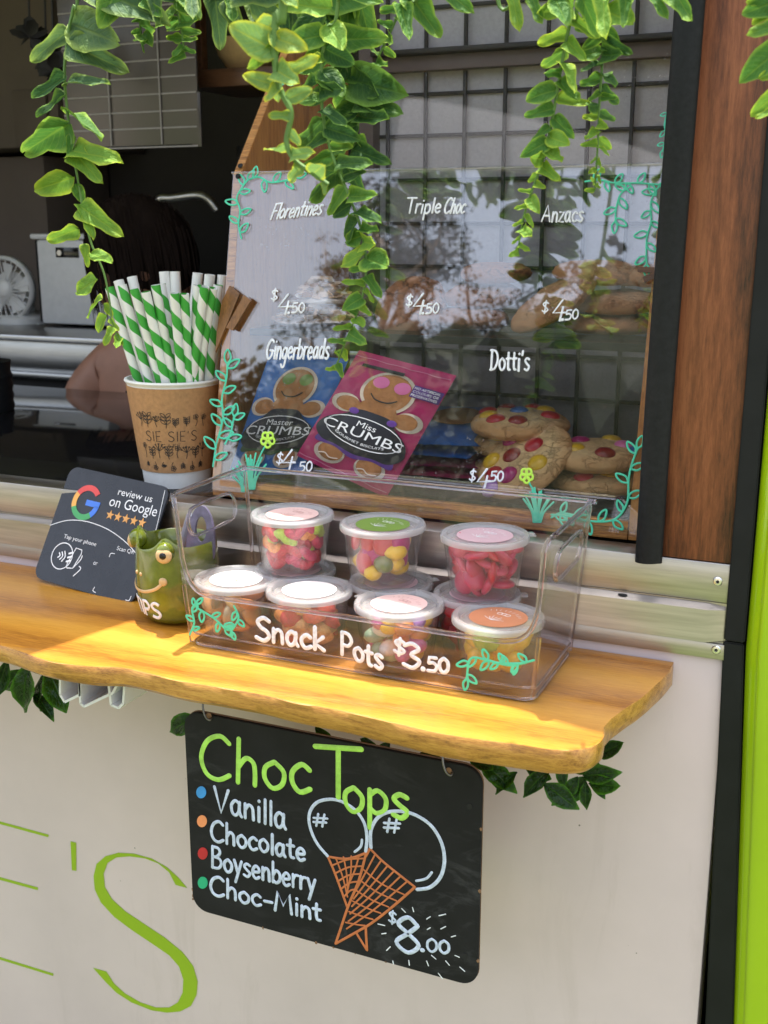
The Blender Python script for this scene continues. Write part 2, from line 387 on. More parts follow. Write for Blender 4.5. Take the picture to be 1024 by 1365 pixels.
def write(text, p0, p1, cap, surf, wpx, mat, parent, slant=0, upx=None, off=.0006, flat=.35, name='letter', label=None, N=None, wob=.03, track=.06):
    """hand-painted text whose baseline runs p0 -> p1 (photo pixels measured on surface `surf`), cap = cap height in pixels; one object per letter"""
    p0 = Vector((*p0, 0)); p1 = Vector((*p1, 0)); L = p1-p0
    tot = sum(GL[c][0]+track for c in text)-track
    U = L/tot; upv = Vector((slant*cap, -cap, 0)) if upx is None else Vector((*upx, 0))
    x = 0
    for c in text:
        wd, st = GL[c]
        if st:
            mb = MB(); rn = random.uniform(-wob, wob); sc_ = 1+random.uniform(-wob, wob)
            for P in st:
                Q = []
                for q in P:
                    pp = p0+U*(x+q.x)+upv*((q.y+rn)*sc_); Q.append(surf(pp.x, pp.y, off))
                wv = surf.px(p0.x, p0.y, wpx)
                nn = surf.N if N is None else N
                mb.stroke(Q, wv*random.uniform(.92, 1.08), nn, flat)
            mb.build(name, mat, parent, 60, label)
        x += wd+track
def pstroke(mb, pts, surf, wpx, off=.0006, smooth=True, flat=.35, closed=False):
    P = [Vector((*p, 0)) for p in pts]
    if smooth: P = catmull(P, 6, closed)
    if closed: P = P+[P[0], P[1]]
    mb.stroke([surf(p.x, p.y, off) for p in P], surf.px(pts[0][0], pts[0][1], wpx), surf.N, flat)
def ppoly(name, pts, surf, off, thick, mat, parent, smooth=False, label=None):
    P = [Vector((*p, 0)) for p in pts]
    if smooth: P = catmull(P, 5, True)
    mb = MB(); mb.prism([surf(p.x, p.y, off) for p in P], surf.N*thick)
    return mb.build(name, mat, parent, 30, label)
FONT = {}
def font_mesh(body):
    if body not in FONT:
        c = bpy.data.curves.new('tmp', 'FONT'); c.body = body; c.size = 1; c.resolution_u = 4; c.fill_mode = 'FRONT'
        o = bpy.data.objects.new('tmp', c); me = o.to_mesh()
        V = [v.co.copy() for v in me.vertices]; Fs = [tuple(p.vertices) for p in me.polygons]
        o.to_mesh_clear(); bpy.data.objects.remove(o); bpy.data.curves.remove(c)
        FONT[body] = (V, Fs)
    return FONT[body]
def printed(body, fn, mat, parent, name='lettering', bold=0):
    """printed type: fn maps type coordinates (x 0..1 across the word, y in cap heights) to the surface"""
    V, Fs = font_mesh(body)
    x0 = min(v.x for v in V); x1 = max(v.x for v in V); H = .73
    me = bpy.data.meshes.new(name)
    me.from_pydata([fn((v.x-x0)/(x1-x0), v.y/H) for v in V], [], Fs)
    o = link_mesh(name, me, mat, parent, 0)
    return o

# ------------------------------------------------------------------ material library
M('cream_panel', (.66, .545, .535, 1), rough=.30, var=.07, scale=4, spec=.5, coat=.15)
def speck_panel():
    m = MATS['cream_panel']; t = m.node_tree; b = [n for n in t.nodes if n.type == 'BSDF_PRINCIPLED'][0]
    src = b.inputs['Base Color'].links[0].from_socket
    n = node(t, 'ShaderNodeTexVoronoi', i_Scale=42.0); t.links.new(objcoord(t), n.inputs['Vector'])
    n.inputs['Randomness'].default_value = 1
    r = ramp(t, n.outputs['Distance'], [(.03, (1, 1, 1, 1)), (.05, (0, 0, 0, 1))])
    n2 = node(t, 'ShaderNodeTexNoise', i_Scale=14.0); t.links.new(objcoord(t), n2.inputs['Vector'])
    r2 = ramp(t, n2.outputs['Fac'], [(.56, (0, 0, 0, 1)), (.6, (1, 1, 1, 1))])
    mu = node(t, 'ShaderNodeMath', operation='MULTIPLY'); t.links.new(r, mu.inputs[0]); t.links.new(r2, mu.inputs[1])
    mx = node(t, 'ShaderNodeMix', data_type='RGBA'); mx.inputs[7].default_value = (.12, .1, .07, 1)
    t.links.new(mu.outputs[0], mx.inputs[0]); t.links.new(src, mx.inputs[6]); t.links.new(mx.outputs[2], b.inputs['Base Color'])
speck_panel()
M('lime_paint', (.36, .56, .006, 1), rough=.14, var=.04, scale=3, coat=.6)
M('lime_vinyl', (.30, .47, .018, 1), rough=.35, var=.03, scale=5)
M('rubber', (.010, .011, .012, 1), rough=.6, spec=.25, var=.3, scale=200, bmp=.1, bscale=500)
M('black_trim', (.010, .011, .012, 1), rough=.55, spec=.25, var=.2, scale=30)
M('aluminium', (.47, .44, .41, 1), rough=.36, metal=1, var=.2, scale=14, stretch=(.5, 1, 12), bmp=.05, bscale=300, rvar=.1)
M('hook_metal', (.18, .17, .16, 1), rough=.4, metal=1, var=.1)
M('rivet_metal', (.8, .79, .77, 1), rough=.25, metal=1, var=.05)
M('dark_hole', (.01, .01, .01, 1), rough=.8, var=0)
M_wood('walnut', [(.24, (.028, .009, .005, 1)), (.4, (.105, .030, .013, 1)), (.56, (.19, .057, .023, 1)), (.74, (.29, .095, .040, 1))], (6.5, 6.5, .7), scale=6, rings=1.3, rough=.45, dist=6.0, coat=.05, bmp=.12, fine=.85)
M_wood('pine', [(.2, (.27, .095, .010, 1)), (.38, (.45, .185, .020, 1)), (.55, (.54, .24, .028, 1)), (.75, (.62, .30, .042, 1))], (1.1, 13, 13), scale=4.5, rings=.3, rough=.3, coat=.35, bmp=.12, dist=2.5)
M_wood('bark_edge', [(.28, (.20, .08, .014, 1)), (.46, (.42, .19, .032, 1)), (.65, (.56, .29, .055, 1))], (2.5, 14, 22), scale=7, rough=.36, coat=.35, bmp=.3)
M_wood('ply', [(.3, (.13, .045, .012, 1)), (.48, (.42, .18, .045, 1)), (.62, (.58, .28, .08, 1))], (1.5, 1.5, 30), scale=9, rough=.45, bmp=.3)
M_wood('ply_face', [(.3, (.34, .12, .022, 1)), (.5, (.52, .21, .045, 1)), (.7, (.6, .27, .065, 1))], (10, 10, 1.2), scale=4, rough=.45, bmp=.08)
M_wood('dark_timber', [(.3, (.06, .025, .01, 1)), (.6, (.14, .06, .026, 1))], (1, 8, 8), scale=8, rough=.5)
M_clear('pane_upper', (.98, .98, .98), 1.2, .012, milk=.004, dust=.6)
M_clear('pane', (.97, .97, .975), 2.4, .012, milk=.006, dust=.5)
M_clear('bin_clear', (.965, .95, .958), 1.5, .02, milk=.006)
M_clear('cup_clear', (.985, .985, .985), 1.4, .12, milk=.05, milkcol=(.95, .95, .95))
M_clear('lid_clear', (.98, .98, .98), 1.45, .12, milk=.30, milkcol=(.95, .95, .96))
m, t, o = new_mat('bin_rim')
g = node(t, 'ShaderNodeBsdfGlass'); g.inputs['IOR'].default_value = 1.49; g.inputs['Roughness'].default_value = .02; g.inputs[0].default_value = (.97, .95, .97, 1)
tr = node(t, 'ShaderNodeBsdfTransparent'); mx = node(t, 'ShaderNodeMixShader'); mx.inputs[0].default_value = .12
t.links.new(g.outputs[0], mx.inputs[1]); t.links.new(tr.outputs[0], mx.inputs[2]); t.links.new(mx.outputs[0], o.inputs[0])
M('chalkboard', (.012, .0115, .0128, 1), rough=.7, spec=.25, var=.3, scale=25, bmp=.06, bscale=90)
def smudges(name, amount, colr, sc1, st):
    m = MATS[name]; t = m.node_tree; b = [n for n in t.nodes if n.type == 'BSDF_PRINCIPLED'][0]
    src = b.inputs['Base Color'].links[0].from_socket
    n = node(t, 'ShaderNodeTexNoise', i_Scale=sc1, i_Detail=9.0, i_Roughness=.72, i_Distortion=1.2); t.links.new(objcoord(t, st), n.inputs['Vector'])
    n2 = node(t, 'ShaderNodeTexNoise', i_Scale=sc1*.35, i_Detail=2.0); t.links.new(objcoord(t), n2.inputs['Vector'])
    k = ramp(t, n.outputs['Fac'], [(.52, (0, 0, 0, 1)), (.72, (amount,)*3+(1,))]); k2 = ramp(t, n2.outputs['Fac'], [(.42, (0, 0, 0, 1)), (.62, (1, 1, 1, 1))])
    mu = node(t, 'ShaderNodeMath', operation='MULTIPLY'); t.links.new(k, mu.inputs[0]); t.links.new(k2, mu.inputs[1])
    mx = node(t, 'ShaderNodeMix', data_type='RGBA'); mx.inputs[7].default_value = colr
    t.links.new(mu.outputs[0], mx.inputs[0]); t.links.new(src, mx.inputs[6]); t.links.new(mx.outputs[2], b.inputs['Base Color'])
smudges('chalkboard', .08, (.5, .5, .52, 1), 16.0, (1.0, 1, 2.6))
smudges('cream_panel', .22, (.30, .24, .18, 1), 5.0, (3.0, 1, .6))
M('chip_wood', (.22, .12, .06, 1), rough=.8, var=.3)
M('paint_white', (.76, .78, .82, 1), rough=.55, var=.22, scale=260, bmp=.3, bscale=500)
M('paint_chalkblue', (.58, .65, .80, 1), rough=.55, var=.22, scale=220, bmp=.3, bscale=500)
M('paint_lime', (.42, .78, .12, 1), rough=.5, var=.22, scale=90)
M('paint_teal', (.07, .58, .36, 1), rough=.45, var=.12, scale=90)
M('paint_yellowgreen', (.52, .85, .08, 1), rough=.45, var=.1)
M('paint_orange', (.55, .16, .055, 1), rough=.5, var=.14, scale=120)
M('dot_blue', (.05, .30, .70, 1), rough=.5, var=.1)
M('dot_peach', (.85, .30, .12, 1), rough=.5, var=.1)
M('dot_red', (.50, .02, .03, 1), rough=.5, var=.1)
M('dot_green', (.02, .42, .20, 1), rough=.5, var=.1)
M('white_plastic', (.74, .74, .73, 1), rough=.38, var=.04)
M('white_paper', (.80, .80, .77, 1), rough=.6, var=.05)
M('kraft', (.44, .235, .10, 1), rough=.7, var=.14, scale=220, bmp=.1, bscale=700)
M('ink_black', (.018, .015, .013, 1), rough=.6, var=0)
M('card_black', (.016, .017, .021, 1), rough=.22, var=.3, scale=40, rvar=.1)
M('print_white', (.82, .82, .82, 1), rough=.4, var=0)
M('print_gold', (.75, .36, .09, 1), rough=.4, var=.05)
M('g_red', (.72, .07, .06, 1), rough=.4, var=0); M('g_yellow', (.85, .42, .08, 1), rough=.4, var=0)
M('g_green', (.06, .36, .11, 1), rough=.4, var=0); M('g_blue', (.06, .2, .72, 1), rough=.4, var=0)
M('glaze_green', (.125, .155, .012, 1), rough=.12, var=.4, scale=35, coat=.7)
M_wood('clip_timber', [(.3, (.11, .045, .012, 1)), (.6, (.26, .115, .03, 1))], (9, 9, 3), scale=8)
M('clay_cream', (.62, .42, .2, 1), rough=.35, var=.1)
M('glaze_black', (.008, .008, .008, 1), rough=.1, var=0)
M('purple_plastic', (.15, .13, .21, 1), rough=.3, var=.45, scale=70)
M('grey_plastic', (.2, .22, .28, 1), rough=.3, var=.1)
M('bag_pink', (.56, .018, .15, 1), rough=.3, var=.12, scale=40, bmp=.12, bscale=60, coat=.2)
M('bag_blue', (.035, .17, .53, 1), rough=.3, var=.15, scale=40, bmp=.12, bscale=60, coat=.2)
M('bag_purple', (.10, .03, .22, 1), rough=.35, var=.05)
M('stitch_pink', (.75, .25, .42, 1), rough=.5, var=0)
M('apron_black', (.012, .012, .018, 1), rough=.35, var=.3)
M('apron_green', (.02, .07, .02, 1), rough=.4, var=.2)
M('gingerbread', (.40, .17, .055, 1), rough=.65, var=.22, scale=120, bmp=.3, bscale=300)
M('icing', (.72, .60, .48, 1), rough=.5, var=.2, scale=60)
M('icing_pink', (.66, .16, .36, 1), rough=.4, var=.05)
M('icing_green', (.18, .3, .06, 1), rough=.4, var=.05)
M('black_floor', (.012, .012, .013, 1), rough=.25, var=.3, scale=60)
M('bench_black', (.008, .008, .009, 1), rough=.07, var=.2, scale=8, rvar=.03)
M('steel', (.5, .5, .5, 1), rough=.3, metal=1, var=.1, scale=12, stretch=(1, 1, 12))
M('appliance_white', (.7, .71, .72, 1), rough=.35, var=.05)
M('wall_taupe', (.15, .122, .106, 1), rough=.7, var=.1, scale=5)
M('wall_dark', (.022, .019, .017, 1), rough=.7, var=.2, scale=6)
M('screen_grey', (.40, .385, .395, 1), rough=.75, var=.09, scale=300, bmp=.2, bscale=900)
M('transom_taupe', (.13, .10, .095, 1), rough=.6, var=.08)
M('grid_black', (.02, .018, .016, 1), rough=.65, var=.3, scale=120)
M('blind_grey', (.085, .074, .069, 1), rough=.25, var=.1, scale=6, rvar=.05)
M('blind_line', (.3, .28, .27, 1), rough=.5, var=.1)
M('skin', (.40, .20, .13, 1), rough=.5, var=.08, scale=30, sub=.1)
M('cloth_black', (.012, .012, .013, 1), rough=.85, var=.3)
M('hair', (.014, .008, .006, 1), rough=.75, spec=.12, var=.5, scale=160, stretch=(6, 6, .6))
M('face_dark', (.02, .012, .01, 1), rough=.5, var=0); M('lip', (.35, .1, .09, 1), rough=.4, var=0)
def M_cookie(name, c, crack, scale):
    m = M(name, c, rough=.8, var=.2, scale=60); t = m.node_tree; b = [n for n in t.nodes if n.type == 'BSDF_PRINCIPLED'][0]
    src = b.inputs['Base Color'].links[0].from_socket; oc = objcoord(t)
    n = node(t, 'ShaderNodeTexNoise', i_Scale=80.0, i_Detail=4.0); t.links.new(oc, n.inputs['Vector'])
    mv = node(t, 'ShaderNodeMix', data_type='VECTOR'); mv.inputs[0].default_value = .03; t.links.new(oc, mv.inputs[4]); t.links.new(n.outputs['Color'], mv.inputs[5])
    v = node(t, 'ShaderNodeTexVoronoi', feature='DISTANCE_TO_EDGE', i_Scale=scale); t.links.new(mv.outputs[1], v.inputs['Vector'])
    k = ramp(t, v.outputs['Distance'], [(0, (0, 0, 0, 1)), (.09, (1, 1, 1, 1))])
    n2 = node(t, 'ShaderNodeTexNoise', i_Scale=35.0, i_Detail=2.0); t.links.new(oc, n2.inputs['Vector'])
    msk = ramp(t, n2.outputs['Fac'], [(.42, (1, 1, 1, 1)), (.56, (0, 0, 0, 1))])
    mk = node(t, 'ShaderNodeMath', operation='MAXIMUM'); t.links.new(k, mk.inputs[0]); t.links.new(msk, mk.inputs[1])
    mx = node(t, 'ShaderNodeMix', data_type='RGBA'); mx.inputs[6].default_value = tuple(x*crack for x in c[:3])+(1,)
    t.links.new(mk.outputs[0], mx.inputs[0]); t.links.new(src, mx.inputs[7]); t.links.new(mx.outputs[2], b.inputs['Base Color'])
    n3 = node(t, 'ShaderNodeTexNoise', i_Scale=260.0, i_Detail=6.0, i_Roughness=.7); t.links.new(oc, n3.inputs['Vector'])
    ad = node(t, 'ShaderNodeMath', operation='MULTIPLY_ADD'); ad.inputs[1].default_value = 1.3; t.links.new(mk.outputs[0], ad.inputs[0]); t.links.new(n3.outputs['Fac'], ad.inputs[2])
    bump(t, b, ad.outputs[0], .8, .0016)
    sp = t.nodes.new('ShaderNodeVectorMath'); sp.operation = 'MULTIPLY'; sp.inputs[1].default_value = (1, 1, 0); tc = t.nodes.new('ShaderNodeTexCoord'); t.links.new(tc.outputs['Object'], sp.inputs[0])
    ln = t.nodes.new('ShaderNodeVectorMath'); ln.operation = 'LENGTH'; t.links.new(sp.outputs[0], ln.inputs[0])
    la = node(t, 'ShaderNodeMath', operation='MULTIPLY_ADD'); la.inputs[1].default_value = .012; t.links.new(n.outputs['Fac'], la.inputs[0]); t.links.new(ln.outputs['Value'], la.inputs[2])
    bk = ramp(t, la.outputs[0], [(.042, (0, 0, 0, 1)), (.058, (.75, .75, .75, 1))])      # baked brown rim
    m2 = node(t, 'ShaderNodeMix', data_type='RGBA'); m2.inputs[7].default_value = (c[0]*.72, c[1]*.5, c[2]*.38, 1)
    t.links.new(bk, m2.inputs[0]); t.links.new(mx.outputs[2], m2.inputs[6]); t.links.new(m2.outputs[2], b.inputs['Base Color'])
M_cookie('cookie', (.80, .55, .25, 1), .68, 75.0)
M_cookie('cookie_choc', (.34, .14, .055, 1), .4, 60.0)
M_cookie('cookie_oat', (.62, .34, .17, 1), .55, 150.0)
M('flake', (.74, .54, .36, 1), rough=.5, var=.35, scale=90)
M('flake_dark', (.42, .22, .09, 1), rough=.5, var=.3)
M('flake_white', (.86, .80, .74, 1), rough=.4, var=.1)
SW = {'yellow': (.80, .50, .02), 'red': (.50, .015, .03), 'berry': (.55, .03, .09), 'darkred': (.27, .015, .015), 'blue': (.06, .17, .42), 'pink': (.72, .17, .40), 'magenta': (.45, .02, .16), 'mauve': (.42, .2, .55), 'white': (.82, .78, .72), 'green': (.15, .3, .03), 'lime': (.42, .55, .05), 'olive': (.13, .17, .04), 'orange': (.82, .26, .04), 'peach': (.82, .42, .16), 'coral': (.75, .11, .07), 'mint': (.35, .55, .36), 'tan': (.68, .40, .14), 'brown': (.2, .085, .03), 'beige': (.7, .55, .36)}
for k, c in SW.items():
    M('sweet_'+k, (*c, 1), rough=.28, var=.07, scale=150, sub=.15, coat=.25)
    M('sugar_'+k, (*c, 1), rough=.6, var=.3, scale=500, sub=.15, bmp=.5, bscale=900)
M('label_ink', (.55, .30, .27, 1), rough=.5, var=0)
M('label_pink', (.82, .56, .52, 1), rough=.5, var=.04); M('label_white', (.84, .80, .79, 1), rough=.5, var=.03)
M('label_green', (.16, .27, .035, 1), rough=.5, var=.05); M('label_orange', (.60, .24, .12, 1), rough=.5, var=.05); M('label_mauve', (.62, .42, .46, 1), rough=.5, var=.05)
M_leaf('leaf_dark', (.035, .105, .028, 1), (.22, .40, .06, 1))
M_leaf('leaf_mid', (.075, .205, .035, 1), (.36, .54, .07, 1))
M_leaf('leaf_lime', (.17, .34, .045, 1), (.50, .62, .06, 1))
M_leaf('leaf_yellow', (.20, .36, .10, 1), (.68, .66, .03, 1))
M_leaf('leaf_grey', (.07, .15, .06, 1), (.30, .42, .08, 1))
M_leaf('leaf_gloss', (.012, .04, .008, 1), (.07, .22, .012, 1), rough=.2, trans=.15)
M_leaf('gum_leaf', (.025, .032, .016, 1), (.05, .06, .028, 1), trans=.1)
M('stem_green', (.10, .20, .04, 1), rough=.6, var=.2); M('stem_dark', (.03, .07, .015, 1), rough=.6, var=.2)
M('bark_gum', (.26, .2, .15, 1), rough=.9, var=.35, scale=6, bmp=.5, bscale=20)
M('petal_black', (.012, .011, .012, 1), rough=.6, var=.3)
M('shell_white', (.72, .71, .69, 1), rough=.4, var=.05, scale=4)
# ground
m, t, o = new_mat('gravel_ground')
b = node(t, 'ShaderNodeBsdfPrincipled'); b.inputs['Roughness'].default_value = .95
n = node(t, 'ShaderNodeTexNoise', i_Scale=3.0, i_Detail=10.0, i_Roughness=.7); t.links.new(objcoord(t), n.inputs['Vector'])
n2 = node(t, 'ShaderNodeTexNoise', i_Scale=.12, i_Detail=4.0); t.links.new(objcoord(t), n2.inputs['Vector'])
mx = node(t, 'ShaderNodeMix', data_type='RGBA'); t.links.new(ramp(t, n2.outputs['Fac'], [(.48, (0, 0, 0, 1)), (.56, (1, 1, 1, 1))]), mx.inputs[0])
t.links.new(ramp(t, n.outputs['Fac'], [(.3, (.24, .20, .155, 1)), (.7, (.42, .36, .29, 1))]), mx.inputs[6])
t.links.new(ramp(t, n.outputs['Fac'], [(.3, (.05, .08, .02, 1)), (.7, (.13, .15, .05, 1))]), mx.inputs[7])
t.links.new(mx.outputs[2], b.inputs['Base Color']); bump(t, b, n.outputs['Fac'], .6, .02); t.links.new(b.outputs[0], o.inputs[0])
# spiral-striped straw paper
def straw_mat(name, c1):
    m, t, o = new_mat(name)
    tc = t.nodes.new('ShaderNodeTexCoord'); sp = t.nodes.new('ShaderNodeSeparateXYZ'); t.links.new(tc.outputs['Object'], sp.inputs[0])
    a = node(t, 'ShaderNodeMath', operation='ARCTAN2'); t.links.new(sp.outputs[1], a.inputs[0]); t.links.new(sp.outputs[0], a.inputs[1])
    a2 = node(t, 'ShaderNodeMath', operation='MULTIPLY'); a2.inputs[1].default_value = 1/(2*math.pi); t.links.new(a.outputs[0], a2.inputs[0])
    z = node(t, 'ShaderNodeMath', operation='MULTIPLY_ADD'); z.inputs[1].default_value = 32.0; t.links.new(sp.outputs[2], z.inputs[0]); t.links.new(a2.outputs[0], z.inputs[2])
    f = node(t, 'ShaderNodeMath', operation='FRACT'); t.links.new(z.outputs[0], f.inputs[0])
    c = ramp(t, f.outputs[0], [(.46, c1), (.48, (.80, .80, .76, 1)), (.98, (.80, .80, .76, 1)), (1, c1)])
    b = node(t, 'ShaderNodeBsdfPrincipled'); b.inputs['Roughness'].default_value = .6
    t.links.new(c, b.inputs['Base Color']); t.links.new(b.outputs[0], o.inputs[0])
straw_mat('straw_green', (.045, .36, .04, 1))

# ------------------------------------------------------------------ the setting
GZ = -1.15
me = bpy.data.meshes.new('ground'); S = 900
me.from_pydata([(-S, -S, GZ), (S, -S, GZ), (S, S, GZ), (-S, S, GZ)], [], [(0, 1, 2, 3)])
g = link_mesh('ground', me, 'gravel_ground', None, 0); g['kind'] = 'structure'

van = thing('food_caravan', 'cream food caravan with lime green corner, walnut panel and open serving window', 'caravan', (-.6, 1.0, GZ))
XL = -2.6
MB().box(XL, -.1, 1.0, 1.04, -1.0, .012, .001).build('lower_panel', 'cream_panel', van)
MB().box(XL, -.1005, .9975, 1.032, .062, .0985, .0012).build('sill_plate', 'aluminium', van)
MB().box(XL, -.1005, .9985, 1.0, .0125, .0615).build('sill_backing', 'aluminium', van)
mb = MB(); prof = [(.9982, .0605), (.989, .0565), (.988, .026), (.9982, .0235)]
V = [(XL, y, z) for y, z in prof]+[(-.119, y, z) for y, z in prof]+[(-.1035, .9982, .0585), (-.1035, .9962, .056), (-.1035, .9962, .027), (-.1035, .9982, .0255)]
mb._add(V, [(0, 1, 5, 4), (1, 2, 6, 5), (2, 3, 7, 6), (4, 5, 9, 8), (5, 6, 10, 9), (6, 7, 11, 10), (8, 9, 10, 11), (0, 3, 2, 1)])
bmesh.ops.bevel(mb.b, geom=[e for e in mb.b.edges if e.calc_face_angle(0) > .2], offset=.0012, segments=2, affect='EDGES')
mb.build('sill_channel', 'aluminium', van, 50)
MB().box(XL, -.1015, .9958, .9983, .0085, .0232, .0006).build('sill_flange', 'aluminium', van)
for px, py in ((957, 775), (955, 866)):
    p = at(px, py, 1, .997 if py < 800 else .996)
    rm = Matrix.Rotation(R(90), 3, 'X')
    rv = MB().lathe([(.0042, 0), (.0042, .0008), (.0034, .0016), (.0016, .0018), (.0016, .0011), (0, .0010)], 20, p, rm).build('rivet', 'rivet_metal', van)
    MB().lathe([(.0015, 0), (.0015, .00125), (0, .00125)], 12, p, rm).build('rivet_hole', 'dark_hole', rv)
p = at(831, 780, 1, .9935)
mb = MB(); mb.prism([(p.x+.0045*math.cos(a), p.y+.0014*math.sin(a)-.0005, .0592+.0006*math.sin(a)) for a in [2*math.pi*i/14 for i in range(14)]], (0, 0, .0004)); mb.build('drain_slot', 'dark_hole', van)
MB().box(-.172, -.1005, .9985, 1.02, .0988, 1.2, .001).build('timber_panel', 'walnut', van)
P = [Vector((-.1735, .993, .0955)), Vector((-.1735, .9925, .11)), Vector((-.172, .989, .25)), Vector((-.1695, .988, .4)), Vector((-.166, .985, .58)), Vector((-.163, .981, .8)), Vector((-.16, .978, 1.2))]
MB().tube(catmull(P, 6), .0122, 20, True, False, Vector((0, -1, 0)), .55).build('window_seal', 'rubber', van, 50)
P = [(-.103, .9945, .028), (-.085, .9945, .028), (-.085, .9945, .6), (-.084, .9945, 1.2), (-.102, .9945, 1.2), (-.101, .9945, .6)]
MB().prism(P, (0, .012, 0), .0012).build('corner_trim', 'black_trim', van)
P = [(-.1035, .995, .0268), (-.0855, .995, .0268), (-.064, .995, -.4), (-.05, .995, -1.0), (-.078, .995, -1.0), (-.091, .995, -.4)]
MB().prism(P, (0, .012, 0), .0012).build('corner_trim', 'black_trim', van)
prof = catmull([Vector(p) for p in ((-.0835, .9985, 0), (-.075, .989, 0), (-.05, .984, 0), (.1, .99, 0), (.5, 1.05, 0), (.85, 1.25, 0), (.95, 1.6, 0), (.95, 2.6, 0))], 8)
mb = MB(); n_ = len(prof); lean = lambda z: .02*(-z) if z < .02 else 0
zs = [-1.0, -.4, .02, .6, 1.2]
V = [(p.x+lean(z)*2.4*(1 if i < 30 else 0), p.y, z) for z in zs for i, p in enumerate(prof)]
mb._add(V, [(r*n_+i, r*n_+i+1, (r+1)*n_+i+1, (r+1)*n_+i) for r in range(len(zs)-1) for i in range(n_-1)])
mb.build('corner_panel', 'lime_paint', van, 60)
# vinyl letters on the lower panel
wallp = Plane((0, 1.0, 0), (0, -1, 0))
z4 = lambda pts: [(x*.29297, 1030+y*.29297) for x, y in pts]
ppoly('vinyl_letter', z4([(852, 524), (800, 510), (770, 452), (720, 412), (660, 389), (590, 380), (530, 385), (490, 410), (472, 460), (478, 520), (510, 575), (570, 630), (660, 690), (750, 750), (830, 815), (880, 880), (900, 950), (895, 1010), (870, 1060), (820, 1086), (760, 1091), (690, 1080), (600, 1045), (530, 1000), (480, 950), (425, 888), (485, 905), (520, 960), (570, 1005), (640, 1045), (710, 1068), (770, 1068), (810, 1045), (832, 1000), (835, 940), (815, 880), (770, 830), (690, 775), (600, 715), (520, 655), (460, 590), (432, 530), (427, 470), (440, 415), (480, 380), (540, 364), (610, 368), (690, 390), (760, 430), (810, 475)]), wallp, .0004, .0004, 'lime_vinyl', van)
ppoly('vinyl_apostrophe', z4([(322, 312), (347, 318), (348, 446), (328, 443)]), wallp, .0004, .0004, 'lime_vinyl', van)
a0 = z4([(-330, 132), (222, 282), (220, 293), (-300, 151), (-300, 393), (173, 522), (173, 534), (-300, 405), (-300, 746), (244, 914), (242, 924), (-330, 748)])
ppoly('vinyl_letter', a0, wallp, .0004, .0004, 'lime_vinyl', van)
# unseen roof: front outline shaped to shade the back and left of the shelf
ZR = 1.06; k = SUN.z
sh = lambda x, y: (x+SUN.x/k*ZR, y+SUN.y/k*ZR, ZR)
edge = [(-2.9, .66), (-.715, .66), (-.706, .775), (-.672, .90), (-.655, .948), (-.60, .936), (-.45, .905), (-.31, .868), (-.25, .846), (-.18, .828), (.0, .82), (.9, .82)]
MB().prism([sh(x, y) for x, y in edge]+[(.95, 2.75, ZR), (-2.95, 2.75, ZR)], (0, 0, .05)).build('shade_roof', 'shell_white', van)
# inside the caravan
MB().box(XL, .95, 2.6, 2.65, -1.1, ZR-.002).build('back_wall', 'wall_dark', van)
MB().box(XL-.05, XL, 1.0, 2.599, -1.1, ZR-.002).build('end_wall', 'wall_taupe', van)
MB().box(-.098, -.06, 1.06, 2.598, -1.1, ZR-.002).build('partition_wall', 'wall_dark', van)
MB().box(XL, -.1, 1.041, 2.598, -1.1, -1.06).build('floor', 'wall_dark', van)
def rect(x0, y0, x1, y1, Y):
    a = at(x0, y0, 1, Y); b = at(x1, y1, 1, Y); return min(a.x, b.x), max(a.x, b.x), min(a.z, b.z), max(a.z, b.z)

# screened window behind the case
scr = thing('screened_window', 'grey screened window crossed by a black wire grid behind the display case', 'window', (-.37, 1.42, .1))
YG = 1.40
x0 = at(494, 150, 1, YG).x
MB().box(x0, -.0985, YG+.012, YG+.02, .10, .60).build('screen', 'screen_grey', scr)
MB().box(x0, -.0985, YG+.012, YG+.02, .602, 1.055).build('screen', 'screen_grey', scr)
MB().box(x0-.012, x0+.008, YG-.01, YG+.03, .10, 1.055, .001).build('side_frame', 'transom_taupe', scr)
z1 = at(600, 63, 1, YG-.012).z; z2 = at(600, 70, 1, YG-.012).z; z3 = at(600, 93, 1, YG).z
MB().box(x0+.0085, -.0985, YG-.02, YG+.011, z2, z1, .001).build('transom_edge', 'grid_black', scr)
MB().box(x0+.0085, -.0985, YG-.006, YG+.011, z3, z2-.0005, .001).build('transom', 'transom_taupe', scr)
i = 0
xg = at(515, 150, 1, YG).x
while xg < -.11:
    MB().box(xg-.0023, xg+.0023, YG+.003, YG+.007, .10, z3-.001, .0006).build('grid_bar', 'grid_black', scr)
    MB().box(xg-.0023, xg+.0023, YG+.003, YG+.007, z1+.001, 1.05, .0006).build('grid_bar', 'grid_black', scr)
    xg += .0525
zz = [at(600, 6, 1, YG).z]+[at(600, y, 1, YG).z for y in (123, 179)]
zz += [zz[0]+.0535*i for i in range(1, 8)]+[zz[2]-.0545*i for i in range(1, 8)]
for z in zz:
    MB().box(x0+.009, -.0985, YG+.0075, YG+.0115, z-.0023, z+.0023, .0006).build('grid_bar', 'grid_black', scr)

